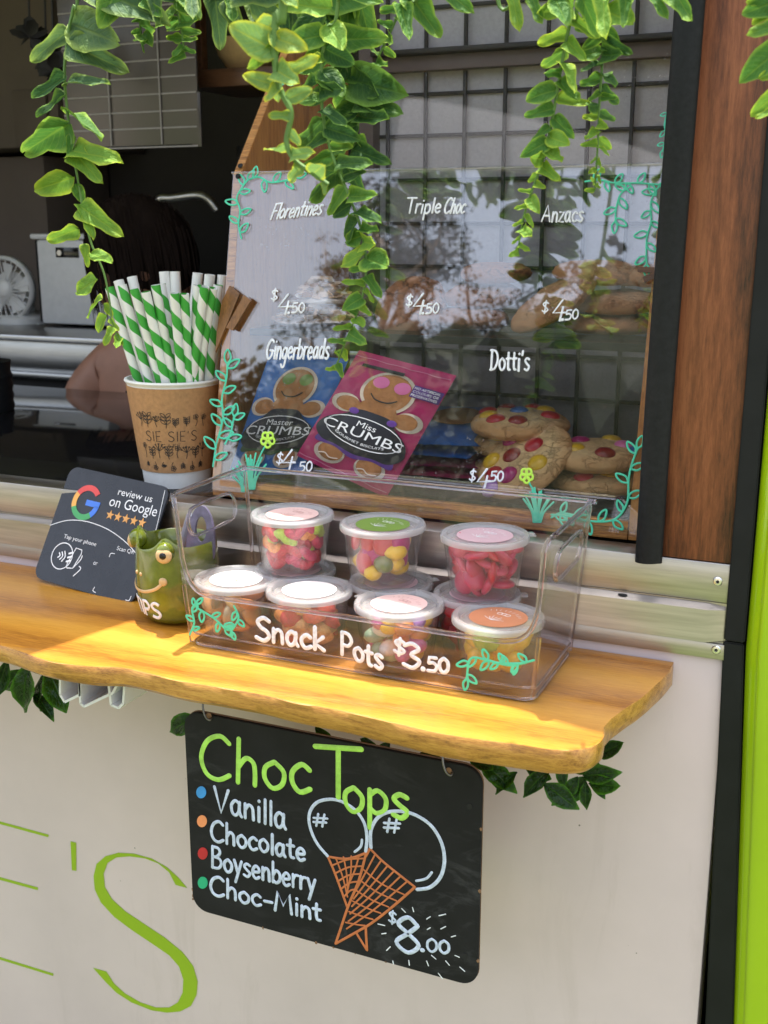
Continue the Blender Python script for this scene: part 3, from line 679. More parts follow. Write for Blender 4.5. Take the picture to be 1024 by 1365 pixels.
# trees across the clearing, mirrored in the case front
def gum_tree(seed, h, bare, spread, leafy, n0=6):
    """bare: share of the height that is clear trunk; spread: how far the limbs reach sideways"""
    rnd = random.Random(seed)
    root = thing('gum_tree', 'x', 'tree', local=Matrix.Identity(4))
    mb = MB(); tips = []; Lc = h*(1-bare)
    def limb(p, d, L, r, lv, wob=.18):
        n = 5; P = [p]; q = p.copy(); dd = d.copy()
        for i in range(n):
            dd = (dd+Vector((rnd.uniform(-wob, wob), rnd.uniform(-wob, wob), rnd.uniform(-.05, .12)))).normalized(); q = q+dd*L/n; P.append(q.copy())
        mb.tube(P, [lerp(r, r*.6, i/n) for i in range(n+1)], 7 if lv < 2 else 4)
        if lv >= 3: tips.append(P[-1]); tips.append(P[3]); return
        for k in range(3 if lv else n0):
            s = P[rnd.choice([2, 3, 4, 5])] if lv else P[rnd.choice([4, 5, 5])]
            a = rnd.uniform(0, 2*math.pi); el = rnd.uniform(.1, 1.1)
            limb(s, Vector((math.cos(a)*spread, math.sin(a)*spread, el)).normalized(), Lc*rnd.uniform(.42, .6) if lv == 0 else L*rnd.uniform(.45, .7), r*.45, lv+1)
    limb(Vector((0, 0, 0)), Vector((0, 0, 1)), h*bare*1.12, h*.013, 0, .07)
    mb.build('trunk', 'bark_gum', root, 60)
    V, Fs = [], []
    for tp in tips:
        if rnd.random() < .18: continue
        for c in range(3):
            cc = tp+Vector((rnd.gauss(0, 1), rnd.gauss(0, 1), rnd.gauss(0, .7)))*Lc*.05
            for l in range(leafy):
                p = cc+Vector((rnd.gauss(0, 1), rnd.gauss(0, 1), rnd.gauss(0, .7)))*Lc*.035
                a = rnd.uniform(0, 6.28); d = Vector((math.cos(a), math.sin(a), rnd.uniform(-1.6, .3))).normalized(); s = d.orthogonal().normalized()
                L = Lc*rnd.uniform(.025, .045); W = L*.28; i0 = len(V)
                V += [p, p+d*L*.5+s*W, p+d*L, p+d*L*.5-s*W]; Fs.append((i0, i0+1, i0+2, i0+3))
    if bare < .5:                     # dense low crown
        for i in range(26):
            a = rnd.uniform(0, 6.28); rr = Lc*.42*math.sqrt(rnd.random()); zc = h*bare+Lc*rnd.uniform(.05, .62)
            core = bmesh.new(); bmesh.ops.create_icosphere(core, subdivisions=2, radius=Lc*rnd.uniform(.14, .2)); i0 = len(V)
            for v in core.verts: q = v.co*(1+.5*noise.noise(v.co*3+Vector((i, 0, 0)))); V.append(Vector((math.cos(a)*rr, math.sin(a)*rr, zc))+q)
            core.verts.index_update(); Fs += [tuple(i0+v.index for v in f.verts) for f in core.faces]; core.free()
    me = bpy.data.meshes.new('crown'); me.from_pydata(V, [], Fs)
    link_mesh('crown', me, 'gum_leaf', root, 0)
    return root
kinds = [gum_tree(3, 14, .72, 1.0, 10), gum_tree(8, 8, .25, 1.1, 16), gum_tree(21, 15, .70, .7, 9, 5)]
used = set()
_n = Vector((0, -.326, .066)).normalized(); _p = Plane((0, 1.036, .118), _n)
def mirrored(px, py, D):
    d = ray(px, py).normalized(); r_ = d-2*d.dot(_n)*_n; o_ = _p(px, py); k_ = D/math.hypot(r_.x, r_.y); return o_+r_*k_
HGT = [max(v.co.z for v in k_.children[1].data.vertices) for k_ in kinds]
TREES = [(540, 236, 40, 2, 'tall thin gum tree mirrored near the top of the display case front'), (592, 290, 34, 0, 'round headed gum tree mirrored in the middle of the case front'), (446, 345, 36, 0, 'gum tree mirrored behind the dense vine at the left of the case'), (672, 372, 38, 2, 'slim gum tree mirrored right of the round headed one'),
         (872, 385, 30, 0, 'gum tree mirrored at the right edge of the case front'), (650, 462, 30, 1, 'low broad gum tree mirrored below the round headed one'), (765, 440, 34, 1, 'low broad gum tree mirrored over the bean cookies'), (880, 425, 28, 1, 'low broad gum tree mirrored at the right end of the row'), (560, 485, 34, 1, 'low broad gum tree mirrored above the pink bag')]
for px_, py_, D_, kd, lb in TREES:
    if kd in used: r_ = copy_tree(kinds[kd])
    else: r_ = kinds[kd]; used.add(kd)
    q_ = mirrored(px_, py_, D_)
    r_.matrix_world = Matrix.Translation((q_.x, q_.y, GZ)) @ Matrix.Rotation(px_*1.7, 4, 'Z') @ Matrix.Scale((q_.z-GZ)/HGT[kd], 4)
    r_['label'] = lb; r_['group'] = 'gum trees across the clearing'
# ------------------------------------------------------------------ timber shelf with a live edge
shelf = thing('timber_shelf', 'honey coloured live-edge timber shelf fixed under the serving window', 'shelf', (-.6, .9, -.03))
front_px = [(-60, 846), (0, 860), (20, 866), (67, 881), (117, 888), (164, 890), (205, 899), (249, 909), (300, 917), (350, 926), (400, 937), (440, 944), (480, 952), (530, 964), (575, 975), (620, 983), (690, 992), (737, 999), (772, 999), (792, 993), (803, 983), (805, 969)]
side_px = [(815, 958), (838, 941), (858, 928), (872, 915), (884, 904), (893, 893)]
fr = catmull([at(x, y, 2, 0) for x, y in front_px], 4)
sd = catmull([at(x, y, 2, 0) for x, y in side_px], 3)
out = [Vector((-1.9, .9975, 0)), Vector((-1.9, .79, 0)), Vector((-1.3, .80, 0)), Vector((-1.0, .775, 0))]+fr+sd+[Vector((sd[-1].x, .9955, 0))]
TH = .029; n_ = len(out)
mb = MB(); V = []
def inset(i, d):
    a, b, c = out[i-1], out[i], out[(i+1) % n_]
    t = (c-a).normalized(); nn = Vector((-t.y, t.x, 0)); return b+nn*d
rings = [(0, 0), (-.0009, -.0007), (-.010, -.0016), (-.022, -.0008), (-.0285, .0035)]
for ri, (z, d) in enumerate(rings):
    for i in range(n_):
        p = inset(i, d if 2 < i < n_-1 else 0)
        wob = .0011*noise.noise(Vector((p.x*28, p.y*28, z*90)))*(1 if ri else 0) if 3 < i < n_-1 else 0
        zk = min(.8, max(.66, lerp(.66, .78, (p.x+.75)/.55))); V.append((p.x, p.y+wob, z*zk+(0 if ri == 0 else wob*.6)))
vs_ = [mb.b.verts.new(v) for v in V]
topf = mb.b.faces.new(vs_[:n_]); mb.b.faces.new(vs_[-n_:][::-1])
sides = []
for r_ in range(len(rings)-1):
    for i in range(n_):
        j = (i+1) % n_; sides.append(mb.b.faces.new((vs_[r_*n_+i], vs_[(r_+1)*n_+i], vs_[(r_+1)*n_+j], vs_[r_*n_+j])))
slab = mb.build('slab', 'pine', shelf, 40)
slab.data.materials.append(MATS['bark_edge'])
for p in slab.data.polygons:
    if abs(p.normal.z) < .85: p.material_index = 1
# aluminium bracket ends under the shelf
# folded white bracket and its brace
YBK = .80
def folded(pxs, y1, mat, label=None):
    mb = MB(); P = [at(x, y, 1, YBK) for x, y in pxs]; n_ = len(P); t_ = .0012
    for a_, b_ in zip(P, P[1:]):
        d = (b_-a_).normalized(); nn = Vector((-d.z, 0, d.x))*t_
        mb.prism([a_-nn, b_-nn, b_+nn, a_+nn], (0, y1-YBK, 0))
    return mb.build('bracket', mat, shelf, 30, label)
folded([(80, 896), (80, 926), (86, 936), (107, 926), (105, 902)], .998, 'white_plastic', 'white folded channel bracket')
folded([(105, 902), (107, 938), (112, 942), (150, 924), (160, 906)], .998, 'white_plastic')
folded([(144, 908), (148, 940), (158, 944), (164, 938), (166, 910)], .998, 'white_plastic')
bk3 = at(842, 974, 1, .99)
MB().box(bk3.x-.006, bk3.x+.004, .93, .997, -.036, -.0305, .0005).build('bracket', 'dark_timber', shelf)

# ------------------------------------------------------------------ clear storage bin
binr = thing('storage_bin', 'clear acrylic bin hand lettered Snack Pots on the timber shelf', 'bin', (-.405, .915, 0))
Z0 = .0012
BX0, BX1, TX0, TX1 = -.576, -.238, -.590, -.226
BY0, BY1, TY0, TY1 = .853, .978, .849, .985
HT = .147; HF = .053
def bx(side, z): f = z/HT; return lerp(BX0, TX0, f) if side < 0 else lerp(BX1, TX1, f)
def by(side, z): f = z/HT; return lerp(BY0, TY0, f) if side < 0 else lerp(BY1, TY1, f)
T = .0022
# floor with rounded corners
def rrect(x0, x1, y0, y1, r, n=5):
    P = []
    for cx, cy_, a0 in ((x1-r, y1-r, 0), (x0+r, y1-r, 90), (x0+r, y0+r, 180), (x1-r, y0+r, 270)):
        for i in range(n+1):
            a = R(a0+90*i/n); P.append((cx+r*math.cos(a), cy_+r*math.sin(a)))
    return P
MB().prism([(x, y, Z0) for x, y in rrect(BX0+.002, BX1-.002, BY0+.002, BY1-.002, .012)], (0, 0, .003)).build('floor', 'bin_clear', binr, 40)
# foot ring and ledge line
for z, e, r_ in ((Z0+.0015, 0, .0014), (.0135, .0006, .0009)):
    MB().tube([(x, y, z) for x, y in rrect(bx(-1, z)-e, bx(1, z)+e, by(-1, z)-e, by(1, z)+e, .013)], r_, 6, closed=True).build('foot_ring', 'bin_rim', binr, 60)
# front wall with the cut-down opening
opening = catmull([Vector((bx(-1, .13)+.0045, 0, .135)), Vector((bx(-1, .1)+.004, 0, .105)), Vector((bx(-1, .08)+.005, 0, .08)), Vector((bx(-1, .06)+.011, 0, .062)), Vector((bx(-1, .05)+.027, 0, HF+.001)), Vector((-.5, 0, HF)), Vector((-.4, 0, HF)), Vector((-.3, 0, HF-.001)), Vector((bx(1, .05)-.027, 0, HF)), Vector((bx(1, .06)-.011, 0, .062)), Vector((bx(1, .08)-.005, 0, .08)), Vector((bx(1, .1)-.004, 0, .105)), Vector((bx(1, .13)-.0045, 0, .135))], 5)
poly = [(bx(-1, Z0)+.010, by(-1, Z0), Z0)]+[(bx(-1, z), by(-1, z), z) for z in (.012, .05, .09, HT-.012)]
poly += [(p.x, by(-1, p.z), p.z) for p in opening]
poly += [(bx(1, z), by(-1, z), z) for z in (HT-.012, .09, .05, .012)]+[(bx(1, Z0)-.010, by(-1, Z0), Z0)]
mbf = MB(); mbf.prism(poly, (0, T, 0)); mbf.build('front_wall', 'bin_clear', binr, 30)
mb = MB(); mb.prism([(bx(-1, Z0)+.006, by(1, Z0), Z0), (bx(1, Z0)-.006, by(1, Z0), Z0), (bx(1, HT), by(1, HT), HT), (bx(-1, HT), by(1, HT), HT)], (0, -T, 0)); mb.build('back_wall', 'bin_clear', binr, 30)
NH = 40
for s_ in (-1, 1):
    ym = .917; zm = .114
    def sidept(y, z): return Vector((bx(s_, z), y, z))
    inner, outer = [], []
    for i in range(NH):
        a = 2*math.pi*i/NH; c, s2 = math.cos(a), math.sin(a)
        hw, hh, r_ = .043, .0145, .0145
        # stadium
        iy = (hw-r_)*(1 if c > 0 else -1) if abs(c) > .35 else (hw-r_)*c/.35
        inner.append(sidept(ym+iy+r_*c, zm+r_*s2))
        hy0, hy1, hz0, hz1 = .849, .985, .004, HT-.002
        tt = min(((hy1-ym)/c if c > 1e-6 else ((hy0-ym)/c if c < -1e-6 else 1e9)), ((hz1-zm)/s2 if s2 > 1e-6 else ((hz0-zm)/s2 if s2 < -1e-6 else 1e9)))
        y_, z_ = ym+tt*c, zm+tt*s2
        outer.append(sidept(min(max(y_, by(-1, z_)+.001), by(1, z_)-.001), z_))
    MB().plate_hole(outer, inner, (-s_*T, 0, 0)).build('side_wall', 'bin_clear', binr, 30)
    mb = MB(); mb.tube([p+Vector((s_*.0004, 0, 0)) for p in inner], .0018, 8, closed=True); mb.build('handle_rim', 'bin_rim', binr, 60)
rim = [Vector((p.x, by(-1, p.z), p.z)) for p in opening]
rim += [Vector((bx(1, HT)-.003, TY0+.003, HT-.003)), Vector((TX1, TY0+.016, HT)), Vector((TX1, TY1-.01, HT)), Vector((TX1-.003, TY1-.003, HT)), Vector((TX1-.01, TY1, HT)), Vector((-.4, TY1, HT)), Vector((TX0+.01, TY1, HT)), Vector((TX0+.003, TY1-.003, HT)), Vector((TX0, TY1-.01, HT)), Vector((TX0, TY0+.016, HT)), Vector((bx(-1, HT)+.003, TY0+.003, HT-.003))]
MB().tube(catmull(rim, 3, True), .0023, 10, closed=True).build('rim', 'bin_rim', binr, 60)
for cx, cy_ in ((-1, 1), (1, 1), (-1, -1), (1, -1)):
    zt = HT-.004 if cy_ > 0 else .06
    MB().tube([(bx(cx, z)-cx*.001, by(cy_, z)-cy_*.001, z) for z in (Z0+.003, .02, zt)], .0021, 8).build('corner_post', 'bin_rim', binr, 60)
binp = Plane((0, .8515, .03), (0, -1, .03))
write('Snack', (341, 852), (434, 868), 30, binp, 5.6, 'paint_white', binr, slant=.0, off=.0016)
write('Pots', (454, 872), (511, 894), 30, binp, 5.6, 'paint_white', binr, off=.0016)
write('$', (525, 872), (541, 876), 23, binp, 5, 'paint_white', binr, off=.0016)
write('3', (537, 889), (562, 893), 31, binp, 5.6, 'paint_white', binr, off=.0016)
write('.50', (561, 893), (599, 898), 19, binp, 5, 'paint_white', binr, off=.0016)
def sprig(stem, surf, wpx, leaf, step, off, mat, parent, phase=1, name='painted_sprig', wide=.42, end=True):
    """a painted stem with outlined leaves, given in photo pixels on the surface"""
    mb = MB(); P = catmull([Vector((*p, 0)) for p in stem], 8)
    pstroke(mb, [(p.x, p.y) for p in P], surf, wpx, off, False)
    d = step*.6; sgn = phase; acc = 0
    def loop(b, dirv, L):
        s_ = Vector((-dirv.y, dirv.x, 0)); pts = [b, b+dirv*L*.35+s_*L*wide*.55, b+dirv*L*.75+s_*L*wide*.4, b+dirv*L, b+dirv*L*.7-s_*L*wide*.45, b+dirv*L*.3-s_*L*wide*.45, b]
        pstroke(mb, [(q.x, q.y) for q in pts], surf, wpx, off, True)
    for i in range(1, len(P)):
        acc += (P[i]-P[i-1]).length
        if acc >= d:
            acc = 0; d = step*random.uniform(.8, 1.15); t = (P[i]-P[i-1]).normalized(); s_ = Vector((-t.y, t.x, 0))*sgn
            loop(P[i], (t*.55+s_*random.uniform(.7, 1.0)).normalized(), leaf*random.uniform(.85, 1.15)); sgn = -sgn
    if end: loop(P[-1], (P[-1]-P[-2]).normalized(), leaf)
    return mb.build(name, mat, parent, 60)
sprig([(253, 846), (259, 830), (256, 812), (262, 805)], binp, 3, 11, 9, .0016, 'paint_teal', binr)
sprig([(262, 810), (285, 824), (300, 838)], binp, 3, 14, 13, .0016, 'paint_teal', binr)
sprig([(312, 808), (318, 824), (308, 842)], binp, 3, 13, 10, .0016, 'paint_teal', binr, end=False)
sprig([(712, 880), (680, 887), (650, 880), (628, 878), (622, 905)], binp, 3.2, 15, 13, .0016, 'paint_teal', binr)
sprig([(700, 884), (668, 884), (640, 878)], binp, 3.2, 16, 16, .0016, 'paint_teal', binr, -1, end=False)

# ------------------------------------------------------------------ snack pots
CR0, CR1, CH = .0285, .0355, .052
def pot(x, y, z, rz, label, lidmat, sweets, n, size, shape='ball', sugar=False, seed=1, tab=True, minz=.004, maxz=.046):
    rnd = random.Random(seed)
    root = thing('snack_pot', label, 'snack pot', local=Matrix.Translation((x-.006, y, z)) @ Matrix.Rotation(rz, 4, 'Z') @ Matrix.Diagonal((1.05, 1.05, 1.03, 1)), group='lidded snack pots in the clear bin')
    t = .0011
    MB().lathe([(0, .0012), (CR0-.002, .0012), (CR0, 0.0), (CR0+.001, .002), (CR1, CH-.006), (CR1+.0008, CH-.005), (CR1+.0008, CH-.0006), (CR1-t, CH-.0006), (CR0-t, .003), (0, .0026)], 44).build('cup', 'cup_clear', root, 50)
    lid = MB().lathe([(0, CH+.0008), (.0268, CH+.0008), (.0285, CH-.0004), (.0318, CH-.0004), (.0335, CH+.0026), (.0378, CH+.0030), (.0390, CH+.0015), (.0390, CH-.0025), (.0378, CH-.0030), (.0376, CH+.0006), (.0345, CH+.0012), (.0325, CH-.0016), (.0280, CH-.0016), (.0265, CH-.0003), (0, CH-.0003)], 52)
    if tab: lid.box(-.006, .006, .0375, .0445, CH-.0006, CH+.0010, .0005)
    lid = lid.build('lid', 'lid_clear', root, 45)
    MB().lathe([(0, CH+.0011), (.0245, CH+.0011), (.0245, CH+.0014), (0, CH+.0014)], 40).build('lid_label', lidmat, lid, 30)
    mb = MB(); zt = CH+.0016; u = Vector((0, 0, 1))
    rot = Matrix.Rotation(-rz-.35, 3, 'Z')
    for k in range(7):
        a = R(90+(k-3)*22); L = .0085 if k % 2 else .0105
        mb.stroke([rot @ Vector((0, -.010, zt)), rot @ Vector((math.cos(a)*L*.6, -.010+math.sin(a)*L*.5, zt)), rot @ Vector((math.cos(a)*L, -.010+math.sin(a)*L, zt))], .00055, u, .3, 4)
    for k in range(9):
        a = R(35+k*13.5); r0 = .0195; mb.stroke([rot @ Vector((math.cos(a)*r0, math.sin(a)*r0*.9, zt)), rot @ Vector((math.cos(a+.05)*(r0-.0035*(1+k % 2)*.6), math.sin(a+.05)*(r0-.003)*.9, zt))], .00055, u, .3, 4)
    for k in range(3):
        a = R(60+k*30); p = rot @ Vector((math.cos(a)*.008, .004+math.sin(a)*.004, zt)); mb.ring([(.0022, zt-.0002), (.0027, zt), (.0022, zt+.0001)], 10, (p.x, p.y, 0))
    mb.build('line_drawing', 'print_white' if lidmat not in ('label_white', 'label_pink') else 'label_ink', lid, 30)
    placed = []
    tries = 0
    while len(placed) < n and tries < 6000:
        tries += 1
        zz = rnd.uniform(minz+size*.7, maxz-size*.4); lim = lerp(CR0, CR1, zz/CH)-.0016-size*{'worm': 1.15, 'disc': 1.0, 'mix': .85, 'heart': .95, 'bean': .95}.get(shape, .95)
        if lim <= 0: break
        a = rnd.uniform(0, 6.283); rr = lim*math.sqrt(rnd.uniform(.35, 1)) if rnd.random() < .85 else lim*rnd.random()
        p = Vector((rr*math.cos(a), rr*math.sin(a), zz))
        if all((p-q).length > size*(1.3 if tries < 3000 else 1.02) for q in placed): placed.append(p)
    for i, p in enumerate(placed):
        c = sweets[rnd.randrange(len(sweets))]; mt = ('sugar_' if sugar else 'sweet_')+c
        rot = Matrix.Rotation(rnd.uniform(0, 6.3), 3, 'Z') @ Matrix.Rotation(rnd.uniform(-.9, .9), 3, 'X')
        mb = MB()
        if shape == 'ball': mb.ell(p, (size, size*.96, size*.92), rot, 2)
        elif shape == 'bean': mb.ell(p, (size*1.25, size*.8, size*.8), rot, 2)
        elif shape == 'disc': mb.ell(p, (size*1.3, size*1.3, size*.45), rot @ Matrix.Rotation(rnd.uniform(.6, 1.4), 3, 'X'), 2)
        elif shape == 'ring':
            rr = size*1.15; P = [p+rot @ Vector((math.cos(b)*rr, math.sin(b)*rr, 0)) for b in [2*math.pi*k/12 for k in range(12)]]; mb.tube(P, size*.5, 8, closed=True)
        elif shape == 'worm':
            ph_ = math.atan2(p.y, p.x); R0 = max(.012, math.hypot(p.x, p.y)+size*.45); P = [Vector((math.cos(ph_+(k-3)*.16)*R0, math.sin(ph_+(k-3)*.16)*R0, p.z+math.sin(k*1.0+i)*size*.4)) for k in range(7)]
            mb.tube(catmull(P, 3), size*.52, 8); mb.ell(P[0], (size*.52,)*3, None, 2); mb.ell(P[-1], (size*.52,)*3, None, 2)
        elif shape == 'mix':
            if c in ('red', 'white', 'magenta'): mb.ell(p, (size*1.25, size*1.25, size*.5), Matrix.Rotation(math.atan2(p.y, p.x), 3, 'Z') @ Matrix.Rotation(R(80), 3, 'Y'), 2)
            else: mb.ell(p, (size*1.1, size*.85, size*.8), rot, 2)
        elif shape == 'heart': mb.ell(p, (size*1.15, size*.9, size*.7), rot, 2, .25, i)
        mb.build('sweet', mt, root, 60)
    return root
Zb = .0044; SZ = .0578
PY0, PY1 = .892, .944
pot(-.5415, PY0, Zb, .5, 'snack pot of tan and brown freckle sweets at the left end of the front row', 'label_white', ['tan', 'beige', 'orange', 'brown', 'peach'], 24, .0100, 'disc', seed=2)
pot(-.4615, PY0-.001, Zb, -.4, 'snack pot of red and peach sugared gummies, second in the front row', 'label_white', ['coral', 'peach', 'orange', 'red', 'tan'], 30, .0098, 'heart', True, 5)
pot(-.3690, PY0-.004, Zb, 1.35, 'snack pot of pastel jelly beans, third in the front row behind the price', 'label_pink', ['pink', 'mauve', 'mint', 'yellow', 'white', 'orange', 'yellow'], 36, .0092, 'bean', seed=9)
pot(-.2755, PY0-.003, Zb, .2, 'snack pot of big yellow balls with an orange lid label', 'label_orange', ['yellow', 'yellow', 'yellow', 'yellow', 'lime'], 15, .0125, 'ball', seed=4)
pot(-.505, PY1, Zb, .8, 'snack pot mostly hidden at the bottom of the back left stack', 'label_pink', ['red', 'orange', 'lime'], 14, .0085, 'worm', True, 12)
pot(-.4010, PY1, Zb, -.9, 'snack pot under the green labelled one in the back row', 'label_mauve', ['red', 'white', 'olive', 'magenta'], 18, .0085, 'mix', seed=15)
pot(-.3140, PY1, Zb, -1.2, 'red filled snack pot at the bottom of the back right stack', 'label_mauve', ['berry', 'red'], 50, .0092, 'disc', seed=18)
pot(-.5035, PY1-.006, Zb+SZ, 1.0, 'snack pot of sour worms on top of the back left stack', 'label_pink', ['red', 'orange', 'lime', 'red', 'coral', 'berry'], 34, .0095, 'worm', True, 23)
pot(-.4070, PY1-.006, Zb+SZ, .6, 'snack pot with a green lid label on top of the middle back stack', 'label_green', ['yellow', 'red', 'white', 'olive', 'magenta', 'yellow'], 28, .0102, 'mix', seed=33, tab=False)
pot(-.3065, PY1-.004, Zb+SZ, -1.0, 'red filled snack pot on top of the back right stack', 'label_mauve', ['berry', 'berry', 'berry', 'red', 'berry'], 70, .0092, 'disc', seed=41)

# ------------------------------------------------------------------ frog mug for tips
MX, MY = -.6345, .9215
mug = thing('frog_mug', 'green glazed frog face mug lettered for tips on the timber shelf', 'mug', local=Matrix.Translation((MX, MY, .0005)) @ Matrix.Rotation(R(-20), 4, 'Z'))
MPROF = [(.026, 0), (.033, .002), (.038, .010), (.0412, .024), (.0425, .04), (.0425, .054), (.0415, .068), (.0405, .080)]
def mugr(z):
    for (r0, z0), (r1, z1) in zip(MPROF, MPROF[1:]):
        if z <= z1: return lerp(r0, r1, max(0, (z-z0)/(z1-z0)))
    return MPROF[-1][0]
FRONT = R(-100)       # the face looks this way
def mugpt(s_, z, off=0.0):
    """s_: metres round the body from the middle of the face"""
    a = FRONT+s_/.0415; r_ = mugr(z)+off; return Vector((r_*math.cos(a), r_*math.sin(a), z)), Vector((math.cos(a), math.sin(a), 0))
mb = MB(); n = 72; rows = MPROF; V, Fs = [], []
def rimz(a):
    d = (a-FRONT+math.pi) % (2*math.pi)-math.pi
    e = max(math.exp(-((d-.86)/.24)**2), math.exp(-((d+.86)/.24)**2))
    return .011*e-.005*math.exp(-(d/.45)**2)
allr = rows+[(.0395, .0825), (.0375, .0810), (.037, .06), (.037, .02), (.030, .006)]
for (r_, z) in allr:
    for k in range(n):
        a = 2*math.pi*k/n; f = max(0, min(1, (z-.05)/.03)); e = rimz(a)*f
        V.append((r_*math.cos(a)*(1+.35*max(0, e)/.011*.12), r_*math.sin(a)*(1+.35*max(0, e)/.011*.12), z+e))
for i in range(len(allr)-1):
    for k in range(n): Fs.append((i*n+k, i*n+(k+1) % n, (i+1)*n+(k+1) % n, (i+1)*n+k))
Fs.append(tuple(range(n))[::-1]); Fs.append(tuple((len(allr)-1)*n+k for k in range(n)))
mb._add(V, Fs); mb.build('body', 'glaze_green', mug, 60)
for s_ in (-1, 1):
    c, nn = mugpt(s_*.0355, .0785, .0015)
    MB().ell(c+Vector((0, 0, .001)), (.0095, .0095, .0105), None, 3).build('eye_bulge', 'glaze_green', mug, 60)
    rot = nn.to_track_quat('Z', 'Y').to_matrix()
    e = MB().ell(c+nn*.0055+Vector((0, 0, -.001)), (.0082, .0082, .0048), rot, 3).build('eye', 'clay_cream', mug, 60)
    MB().ell(c+nn*.0096+Vector((0, 0, -.0004)), (.0036, .0036, .0016), rot, 2).build('pupil', 'glaze_black', e, 60)
def mugline(pts, w_, mat, name):
    mb = MB(); P = catmull([Vector((a, b, 0)) for a, b in pts], 6); Q = [mugpt(p.x, p.y, .0007) for p in P]
    r_ = [w_*.2, w_*.4]+[w_*.5]*(len(Q)-4)+[w_*.4, w_*.2]
    mb.tube([q[0] for q in Q], r_, 6, True, False, [q[1] for q in Q], .4); return mb.build(name, mat, mug, 60)
mugline([(-.033, .047), (-.026, .039), (-.012, .0355), (0, .035), (.012, .0365), (.024, .041), (.031, .047)], .0034, 'clay_cream', 'smile')
for s_, z, r_ in ((-.033, .048, .0042), (.032, .0488, .0046), (-.0045, .053, .0022), (.0045, .053, .0022)):
    c, nn = mugpt(s_, z); MB().ell(c, (r_, r_, .0014), nn.to_track_quat('Z', 'Y').to_matrix(), 2).build('cheek_dot' if r_ > .003 else 'nostril', 'clay_cream', mug, 60)
class MugS:
    N = None
    def px(s, a, b, n): return n
    def __call__(s, x, y, off): return mugpt(x, -y, off)[0]
def mugword(text, s0, s1, z, cap, w_):
    tot = sum(GL[c][0]+.08 for c in text)-.08; x = 0
    for c in text:
        wd, st = GL[c]; mb = MB()
        for P in st:
            Q = [mugpt(s0+(s1-s0)*(x+q.x)/tot, z+q.y*cap, .0007) for q in P]
            if len(Q) < 3: Q = [mugpt(s0+(s1-s0)*(x+lerp(P[0].x, P[1].x, f))/tot, z+lerp(P[0].y, P[1].y, f)*cap, .0007) for f in (0, .25, .5, .75, 1)]
            mb.tube([q[0] for q in Q], w_*.5, 6, True, False, [q[1] for q in Q], .4)
        mb.build('letter', 'paint_white', mug, 60); x += wd+.08
mugword('TIPS', -.017, .027, .009, .0165, .0032)
# purple tongs standing in the mug
tg = thing('plastic_tongs', 'purple plastic tongs with a ring handle standing in the frog mug', 'tongs', (MX+.01, MY+.006, .03))
mb = MB(); A = Vector((MX+.0255, MY-.004, .012)); Bp = Vector((MX+.0265, MY+.008, .108))
ax = (Bp-A).normalized(); sx = Vector((1, 0, 0)); sx = (sx-ax*sx.dot(ax)).normalized(); ny = ax.cross(sx)
outer = [A+ax*.058+ax*(.040*math.sin(a))+sx*(.0165*math.cos(a))+Vector((0, 0, .008)) for a in [2*math.pi*i/28 for i in range(28)]]
inner = [A+ax*.074+ax*(.0130*math.sin(a))+sx*(.0066*math.cos(a))+Vector((0, 0, .008)) for a in [2*math.pi*i/28 for i in range(28)]]
mb.plate_hole(outer, inner, ny*.003); mb.build('ring_handle', 'purple_plastic', tg, 40)
MB().tube([A+ax*.03+Vector((0, 0, .006)), A-ax*.008], .004, 8).build('arm', 'purple_plastic', tg)
MB().tube([(MX-.012, MY+.002, .03), (MX+.012, MY+.012, .105)], [.004, .0055], 10).build('arm', 'grey_plastic', tg)

# ------------------------------------------------------------------ review card
B0 = Vector((-.777, .9425, .001)); Tt = Vector((-.7630, 1.0045, .1185))
upc = (Tt-B0).normalized(); rt = Vector((.148, -.008, 0.009)).normalized(); rt = (rt-upc*rt.dot(upc)).normalized(); cn = rt.cross(upc)
CW, CHh = .149, (Tt-B0).length
class CardS:
    N = cn
    def __call__(s, u, v, off=0): return B0+rt*((u-.5)*CW)+upc*(v*CHh)+cn*off
cs = CardS()
card = thing('review_card', 'black glossy review card with printed stars leaning on the sill', 'card', B0)
P = [cs(.5+x/CW, .5+y/CHh) for x, y in rrect(-CW/2, CW/2, -CHh/2, CHh/2, .012)]
mb = MB(); mb.prism([p-cn*.0035 for p in P], cn*.0035, .0005); mb.build('plate', 'card_black', card, 40)
O_ = .0004
def cprint(body, u0, u1, v, h_, mat='print_white'): printed(body, lambda x, y: cs(u0+(u1-u0)*x, v+y*h_, O_), mat, card)
cprint('review us', .54, .87, .845, .062); cprint('on Google', .49, .95, .74, .092)
cprint('Tap your phone', .17, .50, .385, .036); cprint('or', .53, .57, .235, .04); cprint('Scan QR code', .70, .97, .40, .036)
def star(cx, cy_, r_):
    mb = MB(); mb.prism([cs(cx+math.sin(a)*rr/CW, cy_+math.cos(a)*rr/CHh, O_) for a, rr in [(math.pi*i/5, r_ if i % 2 == 0 else r_*.42) for i in range(10)]], cn*.0002)
    mb.build('star', 'print_gold', card, 0)
for i in range(5): star(.535+.078*i, .665, .0058)
def arc(cx, cy_, r0, r1, a0, a1, mat, name):
    n = 14; A_ = [R(lerp(a0, a1, i/n)) for i in range(n+1)]
    pts = [cs(cx+math.cos(a)*r1/CW, cy_+math.sin(a)*r1/CHh, O_) for a in A_]+[cs(cx+math.cos(a)*r0/CW, cy_+math.sin(a)*r0/CHh, O_) for a in A_[::-1]]
    mb = MB(); mb.prism(pts, cn*.0002); mb.build(name, mat, card, 0)
gx, gy = .27, .72
